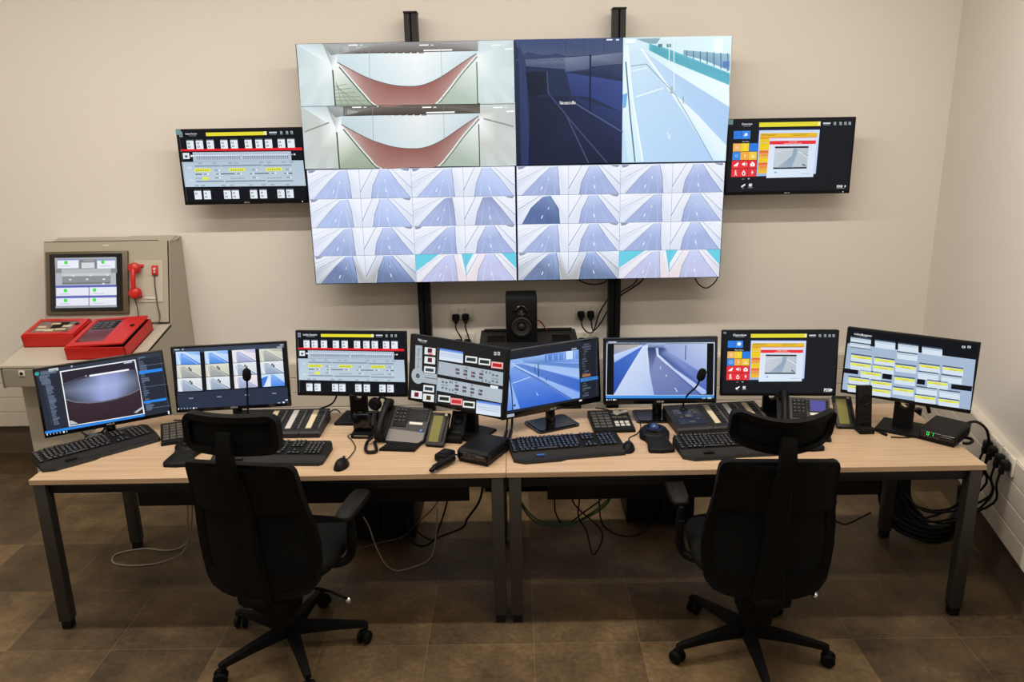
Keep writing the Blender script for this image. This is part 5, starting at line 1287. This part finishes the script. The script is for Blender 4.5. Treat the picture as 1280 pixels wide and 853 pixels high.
def radio(label, x, y, rz, lit, hook):
    t = thing('radio_unit', label, 'radio', (x, y, H), rz, 'black desk radio units')
    w, d, h = .15, .195, .062
    V = []
    for a, b, z in ((-.5, -.46, 0), (.5, -.46, 0), (.5, .5, 0), (-.5, .5, 0)): V.append((a * w * .92, b * d, z))
    for a, b, z in ((-.5, -.5, .022), (.5, -.5, .022), (.5, .5, .022), (-.5, .5, .022)): V.append((a * w, b * d, z))
    for a, b, z in ((-.5, -.5, .052), (.5, -.5, .052), (.5, .5, h), (-.5, .5, h)): V.append((a * w, b * d, z))
    for a, b, z in ((-.47, -.42, h), (.47, -.42, h), (.47, .48, h + .002), (-.47, .48, h + .002)): V.append((a * w, b * d, z))
    F = [(3, 2, 1, 0), (12, 13, 14, 15)]
    for L in (0, 4, 8): F += [(L + i, L + (i + 1) % 4, L + 4 + (i + 1) % 4, L + 4 + i) for i in range(4)]
    MB().put(V, F).build('case', 'plastic', t, smooth=0)
    fp = MB().box((0, -d / 2 - .001, .036), (w * .94, .005, .027), .001, seg=1).build('front_panel', 'gloss', t)
    # two seven-segment digits: 01
    mb = MB(); yy = -d / 2 - .0045
    def dig(x0, segs):
        W, Hh, k = .008, .014, .0018; z0 = .034
        S = {'a': (0, Hh, W, k), 'd': (0, 0, W, k), 'g': (0, Hh / 2, W, k), 'f': (-W / 2, Hh * .75, k, Hh / 2), 'b': (W / 2, Hh * .75, k, Hh / 2), 'e': (-W / 2, Hh * .25, k, Hh / 2), 'c': (W / 2, Hh * .25, k, Hh / 2)}
        for s_ in segs: q = S[s_]; mb.box((x0 + q[0], yy, z0 + q[1]), (q[2], .001, q[3]))
    dig(-.038, 'abcdef'); dig(-.020, 'bc')
    mb.build('channel_digits', 'greenled' if lit else 'silver', fp)
    mb = MB()
    for k in range(5): mb.box((-.05 + k * .013, yy, .0265), (.007, .001, .0025))
    mb.build('button', 'legend', fp)
    MB().box((.038, yy, .041), (.04, .001, .004)).build('lettering', 'legend', fp)
    mb = MB()
    for k in range(9): mb.box((w / 2 + .001, -.06 + k * .016, .037), (.004, .006, .03), .001, seg=1)
    mb.build('side_fins', 'matte', t)
    return t
radio('black radio unit at the front right corner of the left desk', -.098, .172, -.478, False, None)
r2 = radio('black radio unit with green 01 digits at the right end of the right desk', 1.972, .293, -.68, True, None)
r2.rotation_euler = (0, 0, -.80)
def local(o, pts):
    R_ = RZ(-o.rotation_euler[2]); b = Vector(o.location)
    return [tuple(R_ @ (Vector(p) - b)) for p in pts]
MB().tube(local(r2, [(2.075, .335, H + .042), (2.115, .355, H + .048), (2.17, .385, H + .035), (2.235, .41, H - .02), (2.265, .43, .60), (2.275, .48, .42), (2.24, .60, .22), (2.12, .68, .12), (2.03, .74, .20)]), .0065).build('aerial_lead', 'cable', r2)
MB().tube([(.070, .035, .012), (.095, .035, .013), (.112, .012, .012), (.106, -.02, .010), (.085, -.032, .009)], .007, 10).build('microphone_lead', 'cable', r2)
t = thing('hand_microphone', 'black hand microphone lying in front of the radio on the left desk', 'microphone', (-.262, .122, H), -.5)
MB().box((-.015, .02, .018), (.062, .085, .034), .010).build('body', 'plastic', t)
MB().box((-.015, .02, .0365), (.04, .05, .004), .002).build('grille', 'matte', t)
mb = MB(); mb.M = TR(.03, -.055, .022) @ RZ(-.16); mb.box((0, 0, 0), (.026, .13, .026), .009).cyl((0, -.06, 0), (0, -.085, -.005), .011, .008); mb.build('grip', 'plastic', t)
MB().tube([(.03, -.13, .016), (.01, -.125, .01), (-.005, -.08, .008), (.0, -.03, .02), (.035, .02, .03), (.10, .07, .02)], .0035).build('cord', 'cable', t)

t = thing('headset_stand', 'black headset stand with glossy pocket, left of the telephone on the left desk', 'stand', (-.672, .432, H), -.08)
MB().box((0, .0, .012), (.10, .085, .024), .006).build('base', 'plastic', t)
MB().box((-.0, .012, .065), (.088, .045, .085), .006).build('pocket', 'gloss', t)
MB().box((0, -.043, .014), (.07, .003, .008), .001, seg=1).build('trim', 'silver', t)
t = thing('headset', 'black headset with round earcup, beside the telephone handset on the left desk', 'headset', (-.610, .47, H), -.3)
MB().lathe([(0, -.018), (.022, -.018), (.031, -.008), (.031, .008), (.020, .014), (0, .014)], (-.006, 0, .142), 'Y', 24).build('earcup', 'fabric', t)
MB().tube([(-.006, .012, .02), (-.006, .014, .08), (-.004, .016, .13), (.01, .016, .165), (.03, .012, .176), (.048, .006, .170)], .0065).build('headband', 'plastic', t)
MB().box((-.006, .012, .012), (.05, .05, .024), .006).build('charging_foot', 'matte', t)
mb = MB(); mb.cyl((.006, -.008, .112), (.004, -.010, .104), .004); mb.build('indicator', 'silver', t)
t = thing('cable_adapter', 'two black plug adapters with white tip standing at the desk seam below the monitors', 'adapter', (.004, .375, H), -.1)
MB().box((-.010, .0, .010), (.014, .12, .016), .004).box((.012, .005, .012), (.014, .11, .018), .004).build('connector', 'plastic', t)
MB().cyl((.0, -.06, .013), (.0, -.078, .012), .008).build('tip', 'white', t)
MB().tube([(-.012, .058, .012), (-.012, .08, .02), (-.010, .10, .05), (-.006, .11, .10)], .004).tube([(.012, .058, .014), (.013, .08, .03), (.013, .10, .07), (.012, .11, .12)], .0055).build('lead', 'cable', t)

# ------------------------------------------------------------------ office chairs
def chair(label, x, y, rz, arm_y, base_rot, hz, side, ht, hc):
    t = thing('office_chair', label, 'office chair', (x, y, 0), rz, 'black swivel office chairs')
    # five-star base and castors
    mb = MB(); mb.lathe([(0, .075), (.038, .075), (.042, .10), (.034, .135), (0, .135)], n=24)
    for k in range(5):
        a = base_rot - rz + 2 * PI * k / 5
        mb.M = RZ(a)
        V = []
        for r, hw, z0, z1 in ((.02, .030, .082, .128), (.17, .022, .082, .112), (.300, .016, .074, .094), (.318, .014, .072, .088)):
            V += [(r, -hw, z0), (r, hw, z0), (r, hw * .72, z1), (r, -hw * .72, z1)]
        F = [(0, 1, 2, 3), (15, 14, 13, 12)]
        for L in (0, 4, 8): F += [(L + i, L + 4 + i, L + 4 + (i + 1) % 4, L + (i + 1) % 4) for i in range(4)]
        mb.put(V, F)
    mb.M = Matrix(); bs = mb.build('star_base', 'chair', t)
    for k in range(5):
        a = base_rot - rz + 2 * PI * k / 5; ca, sa = .305 * math.cos(a), .305 * math.sin(a)
        mb = MB(); mb.M = TR(ca, sa, 0) @ RZ(a + 1.1 + k * .5)
        for s in (-1, 1):
            mb.lathe([(0, s * .007), (.020, s * .007), (.0285, s * .010), (.0285, s * .020), (.022, s * .026), (0, s * .026)], (-.012, 0, .0288), 'Y', 20)
        mb.tube([(.006, 0, .085), (.004, 0, .062), (-.008, 0, .055)], .010, 10).box((-.006, 0, .052), (.04, .012, .014), .004)
        mb.build('castor', 'chair', bs)
    MB().cyl((0, 0, .13), (0, 0, .30), .026).cyl((0, 0, .29), (0, 0, .41), .018).build('gas_lift', 'blackmetal', t)
    MB().box((0, -.06, .375), (.20, .34, .07), .02).box((0, -.05, .315), (.16, .24, .08), .02).box((0, -.06, .25), (.12, .18, .10), .025).build('tilt_mechanism', 'chair', t)
    lv = MB().tube([(.05 * side, .0, .30), (.16 * side, .0, .295), (.25 * side, .0, .265)], .006).build('height_lever', 'chair', t)
    MB().ball((.262 * side, .0, .255), (.016, .016, .016), 12).build('lever_knob', 'chrome', lv)
    # seat
    V = []; F = []; n = 32
    def so(k, sc): a = 2 * PI * k / n; c_, s_ = math.cos(a), math.sin(a); return (.252 * sc * math.copysign(abs(c_) ** .55, c_), .03 + .245 * sc * math.copysign(abs(s_) ** .55, s_))
    prof = ((.90, .438), (.985, .452), (1.0, .475), (.97, .497), (.85, .508), (.4, .505), (.0, .503))
    for sc, z in prof:
        for k in range(n): V.append((*so(k, sc), z - .012 * max(0, (so(k, sc)[1] - .2) / .08)))
    m = len(prof)
    for j in range(m - 1):
        for k in range(n): F.append((j * n + k, j * n + (k + 1) % n, (j + 1) * n + (k + 1) % n, (j + 1) * n + k))
    F.append(tuple(range(n - 1, -1, -1)))
    MB().put(V, F).build('seat', 'fabric', t, smooth=60)
    MB().box((0, .02, .437), (.40, .40, .018), .008).build('seat_pan', 'chair', t)
    # back: outline (half width at height)
    prf = [(.395, .10), (.400, .15), (.415, .200), (.45, .228), (.52, .240), (.60, .244), (.68, .238), (.76, .225), (.84, .216), (.91, .213), (.945, .210), (.965, .202), (.975, .185), (.978, .16)]
    def hw(z):
        for (a, b), (c_, d) in zip(prf, prf[1:]):
            if a <= z <= c_: return b + (d - b) * (z - a) / (c_ - a)
        return prf[0][1] if z < prf[0][0] else prf[-1][1]
    def yb(x_, z): return -.235 - .075 * (max(0, z - .395) / .57) ** 1.1 - .045 * math.exp(-((z - .60) / .13) ** 2) * .0 + .030 * math.sin(PI * (z - .41) / .57) * .6 + .055 * (x_ / .22) ** 2
    right = [(w_, z) for z, w_ in prf]; out = right + [(-w_, z) for w_, z in reversed(right)]
    P = [(a, yb(a, z), z) for a, z in out]
    cx, cz = 0, .69
    def nr(i):
        a = P[(i - 1) % len(P)]; b = P[(i + 1) % len(P)]; tx, tz = b[0] - a[0], b[2] - a[2]; l = math.hypot(tx, tz) or 1
        return (-tz / l, 0, tx / l)
    MB().band(P, nr, .034, .030, True).build('back_frame', 'chair', t, smooth=50)
    us = [-1 + k / 6 for k in range(13)]
    zs = [.435 + k * .018 for k in range(19)]
    MB().sheet(lambda u, z: (u * (hw(z) - .015), yb(u * (hw(z) - .015), z) + .004, z), us, zs, .004).build('mesh_panel', 'fabric', t, smooth=60)
    zs = [.765 + k * .02 for k in range(11)]
    MB().sheet(lambda u, z: (u * (hw(z) - .012), yb(u * (hw(z) - .012), z) - .010, z), us, zs, .018).build('upper_shell', 'chair', t, smooth=60)
    zs = [.415 + k * .02 for k in range(5)]
    MB().sheet(lambda u, z: (u * (hw(z) - .02), yb(u * (hw(z) - .02), z) - .011, z), us, zs, .02).build('lower_shell', 'chair', t, smooth=60)
    # spine and its arm down to the mechanism
    V = []; F = []
    sp = [(.93, .032, .010), (.86, .040, .016), (.76, .044, .020), (.64, .040, .024), (.52, .048, .026), (.45, .058, .026), (.41, .062, .026), (.385, .060, .024)]
    for z, w_, th in sp:
        y0 = yb(0, max(z, .41)) - .012
        V += [(-w_, y0, z), (w_, y0, z), (w_ * .8, y0 - th, z), (-w_ * .8, y0 - th, z)]
    for j in range(len(sp) - 1): F += [(j * 4 + i, j * 4 + (i + 1) % 4, j * 4 + 4 + (i + 1) % 4, j * 4 + 4 + i) for i in range(4)]
    F += [(3, 2, 1, 0), tuple(range(len(V) - 4, len(V)))]
    mb = MB().put(V, F); mb.box((0, -.19, .395), (.10, .18, .045), .012); mb.build('spine', 'chair', t, smooth=40)
    # headrest
    hy = yb(0, .97) - .02
    V = []; F = []
    st = [(.90, .030, .012, 0), (.97, .030, .016, -.006), (hz - .075, .029, .020, -.012), (hz - .02, .027, .020, -.004), (hz + .02, .026, .014, .0)]
    for z, w_, th, dy in st: V += [(-w_, hy + dy + .008, z), (w_, hy + dy + .008, z), (w_, hy + dy - th, z), (-w_, hy + dy - th, z)]
    for j in range(len(st) - 1): F += [(j * 4 + i, j * 4 + (i + 1) % 4, j * 4 + 4 + (i + 1) % 4, j * 4 + 4 + i) for i in range(4)]
    F += [(3, 2, 1, 0), tuple(range(len(V) - 4, len(V)))]
    hr = MB().put(V, F).build('headrest_stem', 'chair', t, smooth=40)
    def hyf(x_, z): return hy + .010 + hc * (x_ / .17) ** 2 - .10 * (z - hz) * 1.2 * 0 + .018 * ((z - hz) / .07) ** 2 * .5
    ho = []; HW, HH, r = .180, .074, .042
    for cx_, cz_, a0 in ((HW - r, HH - r, 0), (-HW + r, HH - r, 90), (-HW + r, -HH + r, 180), (HW - r, -HH + r, 270)):
        for k in range(7):
            a = math.radians(a0 + 15 * k); ho.append((cx_ + r * math.cos(a), hz + cz_ + r * math.sin(a)))
        if a0 in (0, 180):
            for k in range(1, 10): ho.append((cx_ + (-2 * cx_) * k / 10, hz + cz_ + (r if a0 == 0 else -r)))
    n2 = len(ho)
    ct, st_ = math.cos(ht), math.sin(ht)
    def tl(p): return (p[0], hy + (p[1] - hy) * ct - (p[2] - hz) * st_, hz + (p[1] - hy) * st_ + (p[2] - hz) * ct)
    HP = [tl((a, hyf(a, z), z)) for a, z in ho]
    def nh(i):
        a = HP[(i - 1) % n2]; b = HP[(i + 1) % n2]; tx, tz = b[0] - a[0], b[2] - a[2]; l = math.hypot(tx, tz) or 1
        return (-tz / l, -st_ * tx / l, tx / l)
    hf = MB().band(HP, nh, .024, .036, True).build('headrest_frame', 'chair', t, smooth=50)
    MB().sheet(lambda u, v: tl((u * .165, hyf(u * .165, hz + v * .062) + .010, hz + v * .062)), us, [-1 + k / 4 for k in range(9)], .012).build('headrest_pad', 'fabric', t, smooth=60)
    # arms
    for s in (-1, 1):
        ax = s * .292
        am = MB().tube([(s * .16, -.02, .425), (s * .24, -.005, .428), (s * .278, .01, .45), (ax, .015, .50)], .018, 10).box((ax, .02, .535), (.030, .052, .12), .010).build('arm_post', 'chair', t)
        MB().box((ax, .02, .615), (.022, .042, .07), .006).box((ax, arm_y * .6, .640), (.05, .12, .014), .005).build('arm_slider', 'chair', am)
        V = []; F = []; n3 = 28
        def ao(k, sc): a = 2 * PI * k / n3; c_, s_ = math.cos(a), math.sin(a); return (ax + .040 * sc * math.copysign(abs(c_) ** .5, c_), arm_y + .128 * sc * math.copysign(abs(s_) ** .5, s_) * (1 if sc else 0))
        pr = ((.92, .646), (1., .652), (1., .664), (.92, .672), (.0, .673))
        for sc, z in pr:
            for k in range(n3): V.append((*ao(k, sc), z))
        for j in range(4):
            for k in range(n3): F.append((j * n3 + k, j * n3 + (k + 1) % n3, (j + 1) * n3 + (k + 1) % n3, (j + 1) * n3 + k))
        F.append(tuple(range(n3 - 1, -1, -1)))
        MB().put(V, F).build('arm_pad', 'matte', am, smooth=50)
    return t
chair('black office chair on the left, headrest in front of the grid of camera pictures', -.915, -.145, -.16, .06, math.radians(8), 1.095, 1, .04, .035)
chair('black office chair on the right, headrest in front of the lit telephone', .988, -.195, -.04, .14, math.radians(52), 1.070, 1, .34, .075)

# ------------------------------------------------------------------ sockets, plugs and cables
def socket(label, loc, rz=0):
    t = thing('double_socket', label, 'socket', loc, rz, 'white double power sockets')
    MB().box((0, -.006, 0), (.147, .012, .087), .003).build('plate', 'socket', t)
    for s in (-.036, .036):
        MB().box((s * .55, -.013, .028), (.014, .006, .018), .002).build('switch', 'white', t)
    mb = MB()
    for s in (-.036, .036): mb.box((s, -.0125, -.006), (.022, .002, .004)).box((s - .012, -.0125, -.024), (.006, .002, .004)).box((s + .012, -.0125, -.024), (.006, .002, .004))
    mb.build('outlet_slot', 'matte', t)
    return t
def plug(label, loc, pts, rz=0, r=.0045, m='cable'):
    t = thing('power_cord', label, 'power cord', loc, rz, 'black power plugs with cords')
    MB().box((0, -.022, -.004), (.046, .036, .046), .010, taper=None).box((0, -.030, -.028), (.026, .022, .03), .008).build('plug', 'matte', t)
    MB().tube(pts, r).build('cord', m, t)
    return t
socket('upper double socket on the wall, left of the loudspeaker', (-.300, YW, .925))
socket('lower double socket on the wall, left of the cabinet, mostly hidden by a monitor', (-.296, YW, .752))
socket('upper double socket on the wall, right of the loudspeaker', (.512, YW, .923))
socket('lower double socket on the wall, right of the cabinet, mostly hidden by a monitor', (.517, YW, .748))
yw = YW - .012
plug('left plug in the upper socket left of the loudspeaker', (-.338, yw, .912), [(0, -.032, -.04), (0, -.035, -.08), (.035, -.03, -.16), (.03, -.03, -.30)])
plug('right plug in the upper socket left of the loudspeaker', (-.275, yw, .913), [(0, -.032, -.04), (0, -.035, -.08), (.02, -.03, -.16), (.02, -.03, -.30)])
plug('left plug in the lower socket left of the loudspeaker', (-.330, yw, .742), [(0, -.032, -.04), (0, -.035, -.1), (.01, -.03, -.25)])
plug('right plug in the lower socket left of the loudspeaker', (-.268, yw, .742), [(0, -.032, -.04), (0, -.035, -.1), (.01, -.03, -.25)])
plug('left plug in the upper socket right of the loudspeaker', (.474, yw, .918), [(0, -.032, -.04), (.008, -.034, -.08), (.038, -.034, -.118), (.080, -.034, -.112), (.118, -.034, .01), (.180, -.025, .11)])
plug('right plug in the upper socket right of the loudspeaker', (.536, yw, .918), [(0, -.032, -.04), (.004, -.034, -.06), (.018, -.036, -.11), (.066, -.036, -.055), (.124, -.03, .052)])
plug('left plug in the lower socket right of the loudspeaker', (.480, yw, .738), [(0, -.032, -.04), (0, -.035, -.1), (.01, -.03, -.25)])
plug('right plug in the lower socket right of the loudspeaker', (.542, yw, .738), [(0, -.032, -.04), (0, -.035, -.1), (.01, -.03, -.25)])
# right wall: frame with x along the wall towards the camera
wd = Vector((-.22485, -1, 0)).normalized(); wn = Vector((-1, .22485, 0)).normalized()
def onwall(s, out, z): p = Vector((XW, YW, 0)) + wd * s + wn * out; return (p.x, p.y, z)
wrz = AW - PI / 2   # local -y points into the room
socket('double socket on the right wall trunking, the one nearer the back wall', onwall(1.628, .050, .612), wrz)
socket('double socket on the right wall trunking, the one nearer the camera', onwall(1.792, .050, .612), wrz)
def rplug(label, s, tail):
    t = thing('power_cord', label, 'power cord', onwall(s, .062, .618), wrz, 'black power plugs with cords')
    MB().box((0, -.022, -.004), (.046, .036, .046), .010).box((0, -.034, -.03), (.026, .022, .036), .008).build('plug', 'matte', t)
    MB().tube([(0, -.038, -.045), (.0, -.045, -.10)] + local(t, tail), .0056).build('cord', 'cable', t)
rplug('plug in the right wall sockets, farthest from the camera', 1.606, [(2.30, .46, .42), (2.28, .60, .24), (2.20, .70, .15), (2.08, .745, .20), (2.005, .775, .40)])
rplug('plug in the right wall sockets, second from the back wall', 1.680, [(2.30, .40, .40), (2.26, .52, .20), (2.16, .64, .12), (2.07, .74, .22), (2.0, .775, .42)])
rplug('plug in the right wall sockets, third from the back wall', 1.768, [(2.245, .33, .42), (2.19, .46, .28), (2.12, .64, .18), (2.04, .745, .26), (1.985, .775, .44)])
rplug('plug in the right wall sockets, nearest the camera', 1.840, [(2.225, .27, .41), (2.16, .42, .26), (2.09, .60, .15), (2.03, .745, .24), (1.975, .775, .44)])

def cable(label, pts, r=.004, m='cable', group=None, n=8):
    o = MB().tube(pts, r, n, 6).build('cable', m); return tag(o, label, 'cable', group)
cable('pale network cable looped on the floor beside the left chair', [(-1.62, .63, .36), (-1.655, .66, .20), (-1.69, .70, .05), (-1.735, .69, .006), (-1.80, .67, .004), (-1.921, .691, .004), (-2.03, .654, .004), (-2.045, .60, .004), (-2.0, .545, .004), (-1.889, .526, .004), (-1.77, .553, .004), (-1.70, .64, .006), (-1.65, .66, .12), (-1.60, .64, .36)], .0042, 'whitecable')
cable('thick black cable hanging to the floor beside the left desk middle leg', [(-.13, .62, .50), (-.128, .62, .383), (-.151, .62, .28), (-.212, .62, .189), (-.24, .62, .137), (-.358, .62, .086), (-.445, .62, .034), (-.507, .62, .077), (-.53, .70, .16)], .006)
cable('black cable hanging from the left desk modesty panel, crossing a thicker one', [(-.31, .63, .42), (-.315, .64, .273), (-.37, .64, .104), (-.398, .64, .058), (-.476, .64, .112), (-.50, .70, .20)], .0045)
cable('thin grey cable running down slantwise behind the left chair arm', [(-.35, .64, .40), (-.365, .66, .264), (-.476, .66, .143), (-.555, .66, .067), (-.70, .66, .03), (-.83, .60, .008)], .0032, 'greycable')
cable('pale thin cable lying in a curve on the floor under the left desk', [(-.72, .52, .26), (-.69, .5, .21), (-.665, .5, .107), (-.62, .48, .02), (-.56, .44, .005), (-.48, .47, .005), (-.40, .53, .02), (-.375, .60, .10), (-.365, .64, .24)], .0035, 'whitecable')
for k, (dz, lab) in enumerate(((0, 'upper'), (-.018, 'lower'))):
    cable('green cable sagging under the right desk by the middle legs, %s of two' % lab, [(.03, .62, .42), (.061, .62, .282 + dz), (.143, .62, .177 + dz), (.28, .62, .148 + dz * .5), (.374, .62, .179 + dz * .5), (.504, .62, .286 + dz), (.53, .62, .42)], .0048, 'greencable', 'green cables under the right desk')
cable('black cable dropping from the modesty panel into the green cables', [(.232, .61, .42), (.233, .63, .286), (.238, .63, .205), (.286, .63, .136), (.375, .63, .203), (.479, .63, .293), (.50, .62, .40)], .004)
cable('black cable hanging in a sharp point near the floor under the right desk', [(.31, .59, .42), (.32, .6, .299), (.352, .6, .242), (.473, .6, .106), (.424, .56, .006), (.394, .6, .114), (.352, .6, .196), (.356, .6, .299), (.36, .59, .42)], .004)
cable('black cable curving along the floor to the right desk computer', [(.455, .64, .42), (.462, .66, .249), (.485, .66, .114), (.592, .68, .041), (.699, .70, .051), (.76, .80, .11)], .004)
cable('thin black cable running low from the right chair to the right desk rear leg', [(1.40, .80, .03), (1.55, .78, .05), (1.685, .75, .079), (1.773, .75, .051), (1.852, .75, .089), (1.90, .745, .12)], .0045)
random.seed(11)
for k in range(18):
    a = k / 17; jx, jz = random.uniform(-.012, .012), random.uniform(0, .012)
    x0 = 1.955 + .125 * a; yb_ = .79 + .035 * math.sin(k * 2.1)
    fl = .018 + .020 * (k % 4)
    cable('black cable in the thick bundle hanging at the right rear desk leg', [(x0, yb_ - .02, .70), (x0 + jx, yb_, .45), (x0 + .005, yb_, .24), (x0 + .02, yb_ - .03, .12 + .05 * a), (x0 + .065, .69 + .02 * a, fl + .03 + .03 * a), (2.14 + .03 * a, .635 + .04 * a, fl), (2.24 + .02 * a, .64 + .05 * a, fl), (2.335 - .01 * (k % 3), .70 + .03 * a, fl + .03), (2.39 - .006 * (k % 4), .75 + .03 * a, .13 + .01 * (k % 5)), (2.398 - .006 * (k % 4), .76 + .05 * a, .236)], .011 + .002 * (k % 3), 'cable', 'black cable bundle at the right desk end')
cable('black cable looping below the lower right edge of the video wall', [(1.165, 1.86, 1.21), (1.177, 1.88, 1.165), (1.212, 1.9, 1.114), (1.257, 1.9, 1.092), (1.3, 1.9, 1.118), (1.318, 1.88, 1.16), (1.306, 1.84, 1.22)], .004)
cable('black cable sagging below the video wall left of the right upright', [(.40, 1.9, 1.21), (.454, 1.95, 1.150), (.521, 1.95, 1.121), (.588, 1.95, 1.12), (.63, 1.95, 1.14), (.632, 1.90, 1.21)], .004)
cable('black cable running from the video wall down behind the right upright, outer one', [(.90, 1.93, 1.22), (.869, 1.97, 1.142), (.814, 1.97, 1.095), (.731, 1.975, 1.039), (.68, 1.98, .98), (.662, 1.98, .80)], .005)
cable('black cable running from the video wall down behind the right upright, inner one', [(.84, 1.93, 1.22), (.83, 1.97, 1.142), (.803, 1.97, 1.106), (.731, 1.97, 1.062), (.69, 1.98, 1.0), (.672, 1.985, .80)], .004)
cable('black cable bulging out past the right edge of the video wall', [(1.29, 1.83, 1.93), (1.318, 1.82, 1.90), (1.322, 1.82, 1.87), (1.305, 1.82, 1.83), (1.285, 1.84, 1.80)], .004)
cable('thin red cable curving down from the loudspeaker to the cabinet', [(.15, 1.825, .90), (.188, 1.85, .915), (.219, 1.85, .89), (.240, 1.85, .853), (.25, 1.86, .846)], .004, 'redcable')
cable('black cable curving from the tunnel diagram monitor down behind the left desk', [(-.845, .70, .90), (-.851, .74, .84), (-.884, .755, .775), (-.96, .76, .74), (-1.05, .76, .71)], .0045)
cable('thin black cable arching behind the announcement console of the left desk', [(-.84, .72, .735), (-.855, .71, .755), (-.88, .70, .752), (-.90, .62, .735), (-.915, .675, .732)], .003)
cable('black cable hanging in a loop below the leftmost monitor', [(-2.05, .50, .82), (-2.04, .49, .77), (-1.98, .46, .738), (-1.93, .50, .745), (-1.915, .52, .79)], .004)
cable('black jack cable end lying beside the tall intercom', [(1.680, .445, .735), (1.695, .40, .734), (1.712, .355, .734), (1.726, .322, .734)], [.004, .004, .004, .004, .007, .007])
cable('thin black cable from the far right monitor base to the radio unit', [(1.735, .30, .7325), (1.79, .295, .732), (1.83, .30, .732), (1.865, .335, .733)], .003)
cable('thin black cable lying behind the trackball on the open right desk', [(.68, .435, .732), (.66, .47, .732), (.69, .54, .731), (.74, .62, .742)], .0022)
cable('black power lead dropping from the far right monitor beside its stand', [(1.90, .46, .93), (1.925, .44, .88), (1.95, .425, .83), (1.96, .42, .80)], [.005, .005, .009, .009])
